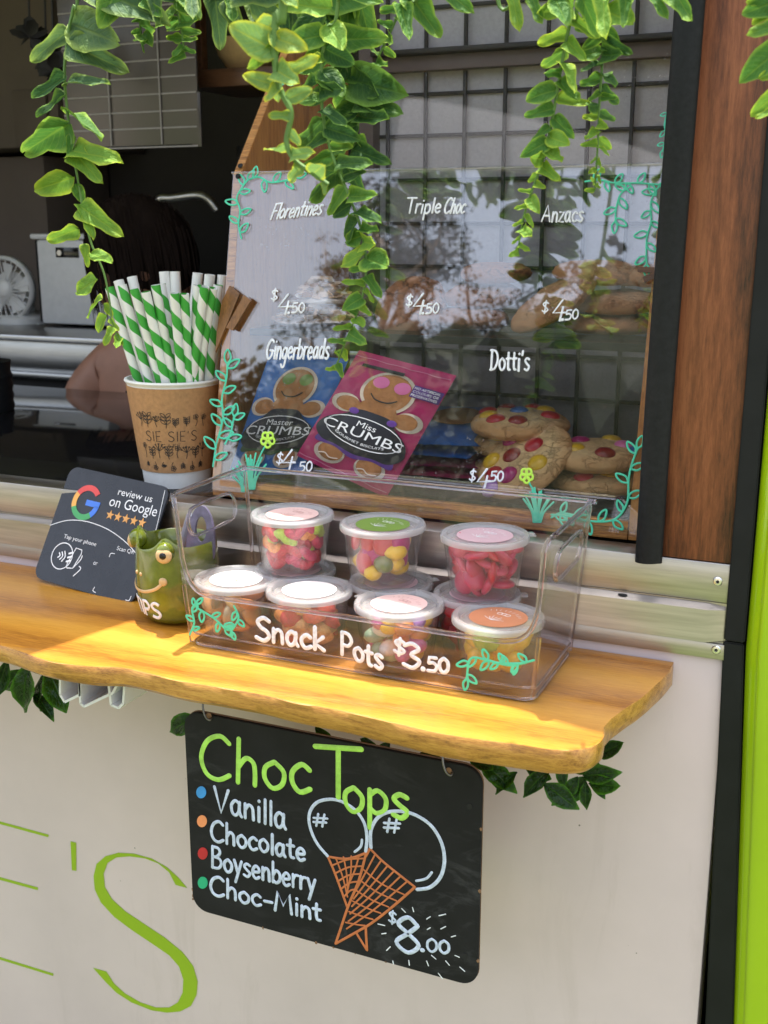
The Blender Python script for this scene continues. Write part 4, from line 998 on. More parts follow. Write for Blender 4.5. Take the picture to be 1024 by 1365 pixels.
arc(gx, gy, .0138, .0205, 40, 150, 'g_red', 'logo_arc'); arc(gx, gy, .0138, .0205, 150, 205, 'g_yellow', 'logo_arc')
arc(gx, gy, .0138, .0205, 205, 312, 'g_green', 'logo_arc'); arc(gx, gy, .0138, .0205, 312, 354, 'g_blue', 'logo_arc')
mb = MB(); mb.prism([cs(gx+x/CW, gy+y/CHh, O_) for x, y in ((0, -.0032), (.0203, -.0032), (.0205, .0035), (0, .0035))], cn*.0002); mb.build('logo_bar', 'g_blue', card, 0)
def cline(pts, w_, smooth=True, name='printed_line'):
    mb = MB(); Q = [cs(u, v, O_) for u, v in pts]
    if smooth: Q = catmull(Q, 6)
    mb.stroke(Q, w_, cn, .1, 6); return mb.build(name, 'print_white', card, 0)
cline([(.0, .46), (.15, .535), (.32, .565), (.5, .555), (.65, .52), (.8, .46), (.93, .38), (1.0, .33)], .0009)
cline([(.955, .965), (.985, .7), (1.0, .5)], .0008)
for r_ in (.0125,): cline([(.215+math.cos(a)*r_/CW*1.2, .235+math.sin(a)*r_/CHh*1.2) for a in [2*math.pi*i/20 for i in range(21)]], .0012)
for i in range(3): cline([(.18+.024*i, .235-.02-.012*i), (.195+.026*i, .235), (.18+.024*i, .235+.02+.012*i)], .0015)
cline([(.29, .16), (.29, .19), (.325, .33), (.385, .325), (.39, .29), (.355, .16), (.30, .15), (.29, .16)], .0012, False)
cline([(.36, .17), (.40, .24), (.405, .28)], .0012); cline([(.385, .10), (.43, .17), (.41, .19)], .0012)
for i in range(3): cline([(.275, .20+.035*i), (.305, .215+.035*i)], .0022, False)
for (a, b, c) in (((.655, .33), (.66, .36), (.695, .365)), ((.615, .06), (.61, .03), (.64, .02)), ((.93, .03), (.96, .035), (.965, .07))): cline([a, b, c], .0009)
mb = MB(); mb.prism([B0-cn*.0045+rt*x+upc*y for x, y in ((-.02, .02), (.02, .02), (.02, .07), (-.02, .07))], -cn*.002)
mb.build('stand_tab', 'card_black', card, 30)

# ------------------------------------------------------------------ kraft cup and straws
KX, KY, KZ = -.7385, 1.082, .0985
cupk = thing('paper_cup', 'kraft paper cup printed with plants, full of striped straws', 'cup', local=Matrix.Translation((KX, KY, KZ)))
KR0, KR1, KH = .0385, .0535, .123
kr = lambda z: lerp(KR0, KR1, z/KH)
MB().lathe([(KR0-.002, .003), (KR0-.002, 0), (KR0, 0), (kr(KH-.004), KH-.004), (KR1+.0005, KH-.0045), (KR1+.0022, KH-.002), (KR1+.0015, KH), (KR1-.001, KH), (KR1-.0015, KH-.003), (KR0-.001, .006), (0, .006)], 56).build('cup_wall', 'white_paper', cupk, 40)
MB().ring([(kr(.019)+.0002, .019), (kr(.019)+.0013, .0192), (kr(.115)+.0013, .1158), (kr(.115)+.0002, .116)], 64).build('sleeve', 'kraft', cupk, 40)
KF = R(-62)
def kpt(s_, z, off=.0017):
    a = KF+s_/.047; r_ = kr(z)+off; return Vector((r_*math.cos(a), r_*math.sin(a), z)), Vector((math.cos(a), math.sin(a), .1))
def kline(mb, pts, w_=.0008, smooth=True):
    P = [Vector((a, b, 0)) for a, b in pts]
    P = catmull(P, 5) if smooth else [P[0].lerp(P[1], f) for f in (0, .5, 1)] if len(P) == 2 else P
    Q = [kpt(p.x, p.y) for p in P]; mb.tube([q[0] for q in Q], w_*.5, 5, True, False, [q[1] for q in Q], .2)
def kword(text, s0, s1, z, cap, w_):
    tot = sum(GL[c][0]+.14 for c in text)-.14; x = 0
    for c in text:
        wd, st = GL[c]
        if st:
            mb = MB()
            for P in st: kline(mb, [(s0+(s1-s0)*(x+q.x)/tot, z+q.y*cap) for q in P], w_, False)
            mb.build('letter', 'ink_black', cupk, 0)
        x += wd+.14
kword("SIE SIE'S", -.031, .029, .0565, .0115, .0009)
kword('CAFE', -.012, .010, .0495, .004, .0006)
rk = random.Random(5)
def kplant(s_, z, h_, up):
    mb = MB(); d = 1 if up else -1
    kline(mb, [(s_, z), (s_+rk.uniform(-.002, .002), z+d*h_*.5), (s_+rk.uniform(-.002, .002), z+d*h_)])
    kind = rk.randrange(3)
    if kind == 0:
        for i in range(1, 4):
            for sg in (-1, 1):
                b = z+d*h_*i*.25; L = h_*.33; kline(mb, [(s_, b), (s_+sg*L*.7, b+d*L*.3), (s_+sg*L, b+d*L*.9), (s_+sg*L*.3, b+d*L*.7), (s_, b)], .0007)
    elif kind == 1:
        for k in range(5):
            a = 2*math.pi*k/5; c = (s_, z+d*h_); L = .0032; kline(mb, [c, (c[0]+math.cos(a-.5)*L*.7, c[1]+math.sin(a-.5)*L*.7), (c[0]+math.cos(a)*L, c[1]+math.sin(a)*L), (c[0]+math.cos(a+.5)*L*.7, c[1]+math.sin(a+.5)*L*.7), c], .0007)
    else:
        for k in range(5):
            a = R(90+(k-2)*28); L = h_*.5; kline(mb, [(s_, z+d*h_*.5), (s_+math.cos(a)*L, z+d*(h_*.5+math.sin(a)*L))], .0007); 
            kline(mb, [(s_+math.cos(a)*L+.0009*math.cos(b), z+d*(h_*.5+math.sin(a)*L)+.0009*math.sin(b)) for b in (0, 1.6, 3.2, 4.8, 6.3)], .0006)
    mb.build('printed_plant', 'ink_black', cupk, 0)
for i in range(8): kplant(-.036+.0105*i+rk.uniform(-.001, .001), .0715+rk.uniform(0, .002), rk.uniform(.009, .017), True)
for i in range(8): kplant(-.036+.0105*i+rk.uniform(-.001, .001), .035+rk.uniform(0, .002), rk.uniform(.011, .017), True)
for i in range(7): kplant(-.034+.0115*i, .0325, rk.uniform(.005, .008), False)
SR = .0052; SLEN = .205
mb = MB(); mb.ring([(SR, 0), (SR, SLEN), (SR-.0007, SLEN), (SR-.0007, 0)], 16); proto = mb.build('straw_tmp', 'straw_green', None, 50); me_g = proto.data; bpy.data.objects.remove(proto)
mb = MB(); mb.ring([(SR*1.15, 0), (SR*1.15, SLEN*1.04), (SR*1.15-.0005, SLEN*1.04), (SR*1.15-.0005, 0)], 16); proto = mb.build('straw_tmp', 'white_paper', None, 50); me_w = proto.data; bpy.data.objects.remove(proto)
straws = [  # (px of the top, px where it passes the rim, depth offset, white?)
 ((146, 383), (182, 500), -.018, 0, 'striped straw leaning furthest left over the rim of the kraft cup'), ((158, 374), (192, 500), .012, 1, 'white straw behind the leftmost striped straws'), ((163, 380), (197, 500), -.026, 0, 'striped straw second from the left in the kraft cup'),
 ((176, 369), (205, 497), .022, 1, 'white straw standing tall behind the left bunch of striped straws'), ((172, 384), (212, 502), -.032, 0, 'striped straw third from the left in the kraft cup'), ((186, 388), (220, 503), -.036, 0, 'striped straw fourth from the left in the kraft cup'),
 ((198, 379), (229, 503), -.03, 0, 'striped straw in the middle front of the kraft cup'), ((205, 378), (238, 500), -.004, 0, 'striped straw just right of the middle front one'), ((219, 362), (232, 498), .03, 1, 'white straw on the left of the tallest pair at the cup back'), ((233, 362), (240, 498), .034, 1, 'white straw on the right of the tallest pair at the cup back'),
 ((226, 390), (243, 503), -.036, 0, 'striped straw in front of the tall white pair'), ((235, 391), (254, 503), -.03, 0, 'striped straw right of the one before the tall white pair'), ((264, 364), (250, 498), .028, 1, 'white straw leaning right of the tall pair'),
 ((262, 380), (262, 502), -.022, 0, 'striped straw standing upright left of the right hand bunch'), ((280, 366), (268, 498), .02, 1, 'white straw rising behind the right hand bunch'), ((273, 382), (267, 503), -.03, 0, 'striped straw in the middle of the right hand bunch'), ((284, 384), (276, 502), -.02, 0, 'striped straw at the right edge of the kraft cup'), ((291, 380), (281, 500), .004, 0, 'striped straw against the display case edge'), ((296, 367), (284, 498), .026, 1, 'white straw half hidden by the display case edge')]
for tp, rm, dy, wh, lb in straws:
    a = at(*rm, 1, KY+dy); b = at(*tp, 1, KY+dy*1.15)
    # keep the straw inside the rim
    d = Vector((a.x-KX, a.y-KY)); 
    if d.length > KR1-.007: d = d.normalized()*(KR1-.007); a.x, a.y = KX+d.x, KY+d.y
    ax = (b-a).normalized(); foot = a-ax*((a.z-KZ-.0075)/ax.z)
    d = Vector((foot.x-KX, foot.y-KY))
    if d.length > KR0-.009: d = d.normalized()*(KR0-.009); foot.x, foot.y = KX+d.x, KY+d.y
    ax = (a-foot).normalized(); Lz = (b.z-foot.z)/ax.z/(SLEN*(1.04 if wh else 1))
    o = bpy.data.objects.new('straw', me_w if wh else me_g); col.objects.link(o)
    o.matrix_world = Matrix.Translation(foot) @ ax.to_track_quat('Z', 'Y').to_matrix().to_4x4() @ Matrix.Rotation(random.uniform(0, 6.28), 4, 'Z') @ Matrix.Diagonal((1, 1, Lz, 1))
    tag(o, lb, 'straw', 'paper straws in the kraft cup')

# ------------------------------------------------------------------ chalkboard
YB = .845
bp = Plane((0, YB, 0), (0, -1, 0))
board = thing('chalkboard', 'black chalkboard sign advertising Choc Tops hung under the shelf', 'sign', at(445, 1260, 1, YB))
c4 = [at(249, 943, 1, YB), at(641, 1030, 1, YB), at(638, 1325, 1, YB), at(253, 1203, 1, YB)]
xl, xr = (c4[0].x+c4[3].x)/2, (c4[1].x+c4[2].x)/2; zt, zb = (c4[0].z+c4[1].z)/2, (c4[2].z+c4[3].z)/2
P = rrect(xl, xr, zb, zt, .017, 7)
mb = MB(); mb.prism([(x, YB, z) for x, z in P], (0, .004, 0), .0004); mb.build('panel', 'chalkboard', board, 40)
mb = MB(); mb.prism([(x*1.0+(1 if x > (xl+xr)/2 else -1)*-.0006, YB+.0044, z) for x, z in rrect(xl-.0006, xr+.0006, zb-.0006, zt+.0006, .017, 7)], (0, .0012, 0)); mb.build('backing', 'chip_wood', board, 40)
rc = random.Random(3)
for i in range(11):
    k_ = rc.randrange(3)
    if k_ == 0: p = Vector((xl+.0002, YB, rc.uniform(zb+.01, zb+.03)))
    elif k_ == 1: p = Vector((rc.uniform(xl+.01, xr-.02), YB, zb+.0002))
    else: p = Vector((xr-.0002, YB, rc.uniform(zb+.02, zt-.02)))
    MB().ell(p+Vector((0, .0004, 0)), (rc.uniform(.0008, .002), .0009, rc.uniform(.0008, .0025)), None, 1, .4, i).build('chip', 'chip_wood', board, 0)
wr = lambda *a, **k: write(*a, **k)
wr('Choc', (266, 1034), (416, 1060), 60, bp, 7.2, 'paint_lime', board, off=.0004, slant=.02)
wr('T', (420, 1062), (482, 1066), 66, bp, 8.2, 'paint_lime', board, off=.0004)
wr('ops', (458, 1078), (546, 1093), 52, bp, 7, 'paint_lime', board, off=.0004)
wr('Vanilla', (286, 1080), (382, 1106), 32, bp, 4.5, 'paint_chalkblue', board, off=.0004)
wr('Chocolate', (281, 1120), (408, 1148), 27, bp, 4.5, 'paint_chalkblue', board, off=.0004)
wr('Boysenberry', (282, 1157), (421, 1189), 28, bp, 4.3, 'paint_chalkblue', board, off=.0004)
wr('Choc-Mint', (280, 1192), (429, 1229), 25, bp, 4.5, 'paint_chalkblue', board, off=.0004)
for (x, y), mt in zip(((268.5, 1056), (269.5, 1094.5), (270.5, 1137.5), (270.5, 1176.5)), ('dot_blue', 'dot_peach', 'dot_red', 'dot_green')):
    ppoly('bullet', [(x+6.6*math.cos(a), y+8*math.sin(a)) for a in [2*math.pi*i/18 for i in range(18)]], bp, .0003, .0004, mt, board)
def bstroke(pts, wpx, mat, name='drawn_line', smooth=True, closed=False):
    mb = MB(); pstroke(mb, pts, bp, wpx, .0004, smooth, .3, closed); return mb.build(name, mat, board, 60)
zb3 = lambda pts: [(230+x*.41016, 920+y*.41016) for x, y in pts]
bstroke(zb3([(505, 540), (468, 495), (446, 440), (447, 395), (475, 362), (530, 356), (585, 382), (620, 425), (632, 475), (628, 525)]), 4.6, 'paint_chalkblue')
bstroke(zb3([(645, 512), (645, 455), (670, 412), (715, 394), (775, 400), (835, 435), (872, 490), (884, 550), (872, 605), (838, 640), (795, 648)]), 5, 'paint_chalkblue')
bstroke(zb3([(592, 526), (612, 508), (616, 486)]), 3.6, 'paint_chalkblue'); bstroke(zb3([(792, 620), (825, 612), (843, 592)]), 3.6, 'paint_chalkblue')
wr('#', (418, 1101), (437, 1103), 16, bp, 3.4, 'paint_chalkblue', board, off=.0004); wr('#', (512, 1109), (534, 1111), 18, bp, 3.6, 'paint_chalkblue', board, off=.0004)
OR = 'paint_orange'
for pts in ([(505, 541), (570, 548), (632, 528)], [(505, 541), (530, 600), (568, 705)], [(628, 535), (605, 620), (572, 700), (545, 780), (530, 824)], [(642, 515), (690, 562), (788, 640)], [(642, 515), (628, 540)], [(788, 640), (720, 700), (650, 755), (600, 785), (530, 824)], [(628, 770), (632, 845)], [(632, 845), (598, 790)]):
    bstroke(zb3(pts), 3.6, OR)
for i in range(1, 5):
    f = i/5; a = (lerp(505, 632, f), lerp(541, 528, f)+6); b = (lerp(568, 572, f), lerp(705, 640, f)-20); bstroke(zb3([a, ((a[0]+b[0])/2+4, (a[1]+b[1])/2), b]), 2.4, OR)
for i in range(1, 6):
    f = i/6; a = (lerp(507, 565, f), lerp(545, 700, f)); b = (lerp(626, 590, f), lerp(540, 690, f)-18); bstroke(zb3([a, ((a[0]+b[0])/2, (a[1]+b[1])/2-8), b]), 2.4, OR)
for i in range(1, 7):
    f = i/7; a = (lerp(636, 782, f), lerp(520, 640, f)); b = (lerp(600, 560, f), lerp(630, 800, f)); bstroke(zb3([a, (lerp(a[0], b[0], .5)-6, lerp(a[1], b[1], .5)+12), b]), 2.4, OR)
for i in range(1, 7):
    f = i/7; a = (lerp(640, 580, f), lerp(520, 700, f)); b = (lerp(780, 600, f), lerp(645, 785, f)); bstroke(zb3([(lerp(628, 552, f), lerp(545, 790, f)), (lerp(690, 590, f), lerp(600, 790, f)), b]), 2.4, OR)
wr('$', (518, 1231), (529, 1234), 18, bp, 3, 'paint_chalkblue', board, off=.0004)
wr('8', (526, 1268), (562, 1274), 46, bp, 6.4, 'paint_chalkblue', board, off=.0004)
wr('.00', (560, 1267), (600, 1272), 17, bp, 4, 'paint_chalkblue', board, off=.0004)
for (a, b, c, d) in ((745, 710, 757, 722), (780, 706, 784, 720), (826, 744, 838, 736), (866, 733, 888, 728), (828, 778, 838, 772), (872, 776, 888, 768), (906, 802, 920, 798), (668, 760, 690, 765), (680, 792, 694, 790), (696, 846, 708, 834), (716, 880, 718, 890), (768, 878, 770, 894), (826, 880, 832, 896), (842, 862, 856, 874), (888, 880, 900, 894), (864, 920, 878, 938), (934, 900, 950, 914), (918, 862, 932, 868)):
    bstroke(zb3([(a, b), ((a+c)/2, (b+d)/2), (c, d)]), 1.6, 'paint_white', 'ray_mark')
for (x, y) in ((626, 1075), (620, 1275)):
    ppoly('screw_hole', [(x+4*math.cos(a), y+4*math.sin(a)) for a in [2*math.pi*i/12 for i in range(12)]], bp, .0002, .0003, 'dark_hole', board)
for (x, y) in ((278, 955), (598, 1028)):
    p = at(x, y, 1, YB); mb = MB()
    mb.tube(catmull([p+Vector(q) for q in ((-.004, .006, .024), (-.005, -.001, .012), (-.002, -.003, .002), (.003, -.003, -.002), (.0035, .002, .001))], 5), .0011, 8)
    mb.build('wire_hook', 'hook_metal', board, 60)
    ppoly('eyelet', [(x+4.5*math.cos(a), y+5*math.sin(a)) for a in [2*math.pi*i/14 for i in range(14)]], bp, .0002, .0003, 'chip_wood', board)
# ------------------------------------------------------------------ display case
CX0, CX1 = -.664, -.192
YA, ZA, YT, ZT = 1.036, .118, 1.102, .444          # front pane foot and head
YU, ZU = 1.262, .640                               # head of the upper pane
case = thing('display_case', 'plywood cookie display case with sloping clear front painted with leaves', 'display case', (-.43, 1.2, .0985))
pn = Vector((0, -(ZT-ZA), YT-YA)).normalized()
pane = Plane((0, YA, ZA), pn)
pn2 = Vector((0, -(ZU-ZT), YU-YT)).normalized(); pane2 = Plane((0, YT, ZT), pn2)
def slabq(name, P, N, th, mat, parent, **k):
    mb = MB(); mb.prism(P, Vector(N)*th); return mb.build(name, mat, parent, 30, **k)
slabq('front_pane', [(CX0+.001, YA, ZA-.012), (CX1-.001, YA, ZA-.012), (CX1-.001, YT, ZT), (CX0+.001, YT, ZT)], -pn, .003, 'pane', case)
slabq('upper_pane', [(CX0+.001, YT+.001, ZT+.0025), (CX1-.001, YT+.001, ZT+.0025), (CX1-.001, YU, ZU), (CX0+.001, YU, ZU)], -pn2, .003, 'pane_upper', case)
MB().box(CX0+.001, CX1-.001, YT-.0035, YT+.009, ZT-.0005, ZT+.0022, .0005).build('pane_joint', 'pane', case)
YK = 1.375
for x in (CX0, CX1-.010):
    e = .0034
    P = [(x, YA+e, .0995), (x, YA+e, ZA), (x, YT+e, ZT), (x, YU+e, ZU), (x, YK, ZU), (x, YK, .0995)]
    slabq('side_panel', P, (1, 0, 0), .010, 'ply_face', case)
    # plywood front edge strips
    for (y0, z0, y1, z1, nn) in ((YA+e-.0012, ZA-.015, YT+e-.0012, ZT-.001, pn), (YT+e, ZT+.0015, YU+e-.001, ZU, pn2)):
        d = Vector((0, y1-y0, z1-z0)); q = [Vector((x+.0004, y0, z0)), Vector((x+.0096, y0, z0)), Vector((x+.0096, y1, z1)), Vector((x+.0004, y1, z1))]
        slabq('ply_edge', q, -Vector(nn), .0030, 'ply', case)
MB().box(CX0+.0105, CX1-.0105, YA+.001, YA+.011, .0995, .1175, .0008).build('front_rail', 'ply', case)
MB().box(CX0+.0105, CX1-.0105, YA+.0115, YK-.001, .0995, .121, .0005).build('floor', 'black_floor', case)
ZS = .277
M_clear('shelf_glass', (.45, .45, .47), 1.5, .03)
MB().box(CX0+.0105, CX1-.0105, 1.115, YK-.03, ZS-.005, ZS, .0006).build('shelf', 'shelf_glass', case)
MB().box(CX0+.0105, CX1-.0105, 1.111, 1.1145, ZS-.0075, ZS+.0004, .0004).build('shelf_lip', 'black_trim', case)
for (x, y) in ((320.5, 221), (317.5, 235)):
    pl = pane2 if y < 230 else pane; p = pl(x, y, .0006); rm = pl.N.to_track_quat('Z', 'Y').to_matrix()
    s_ = MB().lathe([(.0030, 0), (.0030, .0006), (.0018, .0013), (0, .0014)], 14, p, rm).build('screw', 'black_trim', case)
# painted sprigs, grass and flowers on the pane
D = .0006
sprig([(322, 318), (318, 300), (320, 280), (316, 262), (330, 240)], pane, 2.4, 15, 13, D, 'paint_teal', case)
sprig([(330, 240), (345, 236), (360, 243), (378, 241), (394, 236)], pane, 2.4, 15, 14, D, 'paint_teal', case, -1)
sprig([(284, 622), (289, 590), (297, 560), (296, 530), (302, 505), (303, 485)], pane, 2.6, 19, 14, D, 'paint_teal', case)
sprig([(300, 592), (308, 575), (312, 555)], pane, 2.6, 17, 13, D, 'paint_teal', case)
sprig([(780, 242), (800, 240), (820, 244), (850, 244), (878, 246)], pane, 2.4, 16, 15, D, 'paint_teal', case, -1)
sprig([(842, 248), (828, 258), (822, 275), (820, 295)], pane, 2.4, 16, 13, D, 'paint_teal', case)
sprig([(880, 246), (868, 268), (868, 295), (862, 320), (862, 352)], pane, 2.4, 17, 14, D, 'paint_teal', case)
sprig([(362, 130), (366, 118), (374, 108), (382, 110)], pane2, 2.2, 9, 8, D, 'paint_teal', case)
sprig([(892, 145), (886, 165), (888, 180), (884, 200)], pane2, 2.2, 11, 9, D, 'paint_teal', case)
sprig([(735, 686), (758, 688), (790, 695), (820, 692), (836, 670), (838, 640), (842, 620), (850, 598)], pane, 2.8, 18, 17, D, 'paint_teal', case)
def tuft(cx, cy_, w_, h_, n, seed):
    rr = random.Random(seed); mb = MB()
    for i in range(n):
        f = (i/(n-1)-.5)*2; b = (cx+f*w_*.12, cy_); tp = (cx+f*w_*.5+rr.uniform(-3, 3), cy_-h_*(1-.35*abs(f))*rr.uniform(.75, 1.05))
        pstroke(mb, [b, ((b[0]+tp[0])/2-f*4, (b[1]+tp[1])/2), tp], pane, 2.6, D)
    mb.build('painted_grass', 'paint_teal', case, 60)
def flower(cx, cy_, r_, stem):
    mb = MB(); pstroke(mb, stem, pane, 2.4, D); mb.build('painted_stem', 'paint_teal', case, 60)
    mb = MB()
    for k in range(5):
        a = 2*math.pi*k/5+.3; c = (cx+math.cos(a)*r_*.6, cy_+math.sin(a)*r_*.7)
        pstroke(mb, [(c[0]+math.cos(b)*r_*.42, c[1]+math.sin(b)*r_*.48) for b in [2*math.pi*j/8 for j in range(8)]], pane, 3.2, D, True, .35, True)
    mb.build('painted_flower', 'paint_yellowgreen', case, 60)
tuft(334, 652, 44, 54, 11, 4); tuft(326, 655, 30, 34, 7, 9); flower(357, 586, 9, [(340, 625), (348, 605), (354, 594)])
tuft(716, 696, 40, 48, 12, 6); flower(702, 634, 8.5, [(716, 660), (708, 648), (705, 642)])
sprig([(735, 690), (748, 684), (770, 688)], pane, 2.8, 15, 10, D, 'paint_teal', case)
W_ = lambda t_, a, b, cap, wp=2.6, **k: write(t_, a, b, cap, pane, wp, 'paint_white', case, off=D, **k)
W_('Florentines', (360, 293), (428, 285), 21, slant=.35); W_('Triple', (540, 284), (587, 284), 20, slant=.2); W_('Choc', (591, 284), (619, 284), 20, slant=.3)
W_('Anzacs', (722, 295), (777, 296), 22, slant=.15); W_('Gingerbreads', (354, 478), (438, 478), 26, 3.0, slant=.15); W_("Dotti's", (653, 494), (706, 494), 27, 3.2, slant=.05)
for (a, b, c) in (((361, 402), (369, 420), (383, 413)), ((541, 409), (549, 419), (562, 414)), ((722, 418), (735, 428), (748, 422)), ((625, 643), (634, 653), (648, 638)), ((368, 620), (374, 628), (393, 625))):
    W_('$', a, (a[0]+9, a[1]), 17, 2.2, slant=.1); W_('4', b, (b[0]+19, b[1]), 27, 3, slant=.15); W_('.50', (c[0], c[1]+5), (c[0]+23, c[1]+3), 13, 2.4, slant=.1)
# timber pegs clamped on the case edges
def peg(px, py, ang, label, pl, L=.072):
    root = thing('wooden_peg', label, 'peg', pl(px, py, .004), 'wooden pegs on the display case')
    b = pl(px, py, .004); ud = (pl(px+10*math.cos(R(ang)), py-10*math.sin(R(ang)), .004)-b).normalized(); sd_ = pl.N.cross(ud)
    for sg in (-1, 1):
        P = [b+sd_*sg*.0025-ud*L*.5, b+sd_*sg*.009-ud*L*.5, b+sd_*sg*.0115+ud*L*.1, b+sd_*sg*.013+ud*L*.5, b+sd_*sg*.0055+ud*L*.5, b+sd_*sg*.002]
        mb = MB(); mb.prism([p-pl.N*.0035 for p in P], pl.N*.008, .0004); mb.build('peg_arm', 'ply_face', root, 30)
    MB().tube([b+sd_*x-pl.N*.0 for x in (-.007, .007)], .0035, 10).build('spring', 'rivet_metal', root)
# folded timber rest hanging on the left edge
rest = thing('timber_clip', 'brown timber clip resting open against the left case edge', 'clip', pane(310, 420, .002))
for pts, o_ in (([(308, 381), (321, 392), (309, 422), (296, 452), (289, 470), (291, 440), (298, 401)], .0006), ([(327, 394), (336, 401), (312, 441), (303, 437)], .0036)):
    ppoly('clip_arm', pts, pane, o_, .0028, 'clip_timber', rest)
pr = thing('timber_clip', 'small timber clip half hidden behind the black window seal', 'clip', pane(868, 360, .002))
for pts, o_ in (([(850, 356), (874, 357), (874, 364), (851, 363)], .0006), ([(857, 370), (874, 362), (876, 370), (860, 377)], .0036)):
    ppoly('clip_arm', pts, pane, o_, .0028, 'dark_timber', pr)

# ------------------------------------------------------------------ biscuit bags
def bag(corners, off, mat, label, pink, lean=0.0):
    """corners TL TR BR BL in photo pixels, standing just behind the front pane"""
    pl = Plane(pane.P-pane.N*off, pane.N)
    def uv(u, v):
        a = Vector((*corners[0], 0)).lerp(Vector((*corners[1], 0)), u); b = Vector((*corners[3], 0)).lerp(Vector((*corners[2], 0)), u); q = a.lerp(b, v); return q.x, q.y
    root = thing('biscuit_bag', label, 'biscuit bag', pl(*uv(.5, 1)), 'gingerbread bags in the display case')
    nu, nv = 18, 26; V, Fs = [], []
    puff = lambda u, v: .0085*(max(0, math.sin(math.pi*u))**.6)*(max(0, math.sin(math.pi*min(1, max(0, (v-.03)/.94))))**.6)
    for side in (1, -1):
        for j in range(nv+1):
            for i in range(nu+1):
                u, v = i/nu, j/nv; x, y = uv(u, v)
                d = side*(.0003+puff(u, v)*.55)+.0012*noise.noise(Vector((u*7, v*9, side)))
                V.append(pl(x, y)+pl.N*(d-.006))
    st = (nu+1)*(nv+1)
    for s_ in (0, 1):
        for j in range(nv):
            for i in range(nu): k_ = s_*st+j*(nu+1)+i; Fs.append((k_, k_+1, k_+nu+2, k_+nu+1))
    for i in range(nu): Fs += [(i, i+1, st+i+1, st+i), (nv*(nu+1)+i, nv*(nu+1)+i+1, st+nv*(nu+1)+i+1, st+nv*(nu+1)+i)]
    for j in range(nv): Fs += [(j*(nu+1), (j+1)*(nu+1), st+(j+1)*(nu+1), st+j*(nu+1)), (j*(nu+1)+nu, (j+1)*(nu+1)+nu, st+(j+1)*(nu+1)+nu, st+j*(nu+1)+nu)]
    mb = MB(); mb._add(V, Fs); mb.build('pouch', mat, root, 50)
    def S(u, v, o_): x, y = uv(u, v); return pl(x, y)+pl.N*(.0003+puff(u, v)*.55-.006+.0016+o_)
    def blob(name, pts, o_, mt, smooth=True, parent=root):
        P = [Vector((a, b, 0)) for a, b in pts]; P = catmull(P, 5, True) if smooth else P
        n = len(P); c = sum((p for p in P), Vector())/n
        V = [S(c.x, c.y, o_+.0003)]+[S(lerp(c.x, p.x, f), lerp(c.y, p.y, f), o_+(.0003 if f < 1 else 0)) for f in (.35, .7, 1) for p in P]
        Fs = [(0, 1+i, 1+(i+1) % n) for i in range(n)]+[(1+r_*n+i, 1+(r_+1)*n+i, 1+(r_+1)*n+(i+1) % n, 1+r_*n+(i+1) % n) for r_ in (0, 1) for i in range(n)]
        m2 = MB(); m2._add(V, Fs); return m2.build(name, mt, parent, 50)
    def line(name, pts, w_, mt, o_=.001, smooth=True):
        P = [Vector((a, b, 0)) for a, b in pts]; P = catmull(P, 6) if smooth else P
        m2 = MB(); m2.stroke([S(p.x, p.y, o_) for p in P], w_, pl.N, .25); return m2.build(name, mt, root, 40)
    sil = 'bag_purple' if pink else 'apron_green'
    # biscuit figure: clear window halo, body, dress
    circ = lambda cx, cy_, rx, ry, n=12, a0=0: [(cx+math.cos(a0+2*math.pi*i/n)*rx, cy_+math.sin(a0+2*math.pi*i/n)*ry) for i in range(n)]
    blob('window', circ(.5, .27, .27, .17), .0000, 'icing')
    blob('biscuit_head', circ(.5, .27, .235, .15), .0006, 'gingerbread')
    for sg in (-1, 1):
        blob('window', circ(.5+sg*.33, .44, .145, .075), .0000, 'icing'); blob('biscuit_arm', circ(.5+sg*.30, .44, .125, .06), .0006, 'gingerbread')
        blob('window', circ(.5+sg*.22, .86, .16, .085), .0000, 'icing'); blob('biscuit_leg', circ(.5+sg*.21, .85, .13, .07), .0006, 'gingerbread')
        blob('icing_eye', circ(.5+sg*.11, .205, .08, .048), .0013, 'icing_pink' if pink else 'icing_green')
        line('icing_trim', [(.5+sg*.21-.1, .89), (.5+sg*.21-.04, .875), (.5+sg*.21+.02, .895), (.5+sg*.21+.1, .88)], .0012, 'icing', .0016)
    line('smile', [(.36, .31), (.43, .345), (.55, .345), (.63, .31)], .0014, 'ink_black', .0018)
    blob('body', [(.33, .38), (.5, .36), (.67, .38), (.7, .5), (.5, .5), (.3, .5)], .0008, 'gingerbread')
    blob('dress_hem', [(.3, .5), (.5, .46), (.7, .5), (.82, .65), (.92, .80), (.7, .80), (.5, .835), (.3, .80), (.08, .80), (.18, .65)], .0012, sil)
    blob('dress', [(.33, .46), (.5, .45), (.67, .46), (.76, .52), (.92, .60), (.97, .70), (.86, .775), (.7, .78), (.5, .80), (.3, .78), (.14, .775), (.03, .70), (.08, .60), (.24, .52)], .0016, 'apron_black')
    line('oval_line', [(.5+math.cos(a)*.40, .625+math.sin(a)*.115) for a in [2*math.pi*i/26 for i in range(27)]], .0009, 'print_white', .0024, False)
    blob('oval', circ(.5, .625, .39, .112, 20), .0019, 'apron_black')
    def bprint(body, u0, u1, v, h_, curve=0): printed(body, lambda x, y: S(lerp(u0, u1, x), v-y*h_+curve*(x-.5)**2, .0032), 'print_white', root)
    bprint('Miss' if pink else 'Master', .40 if pink else .33, .60 if pink else .67, .585, .048)
    bprint('CRUMBS', .08, .92, .665, .074); bprint('GOURMET BISCUITS', .24, .76, .715, .020, -.12)
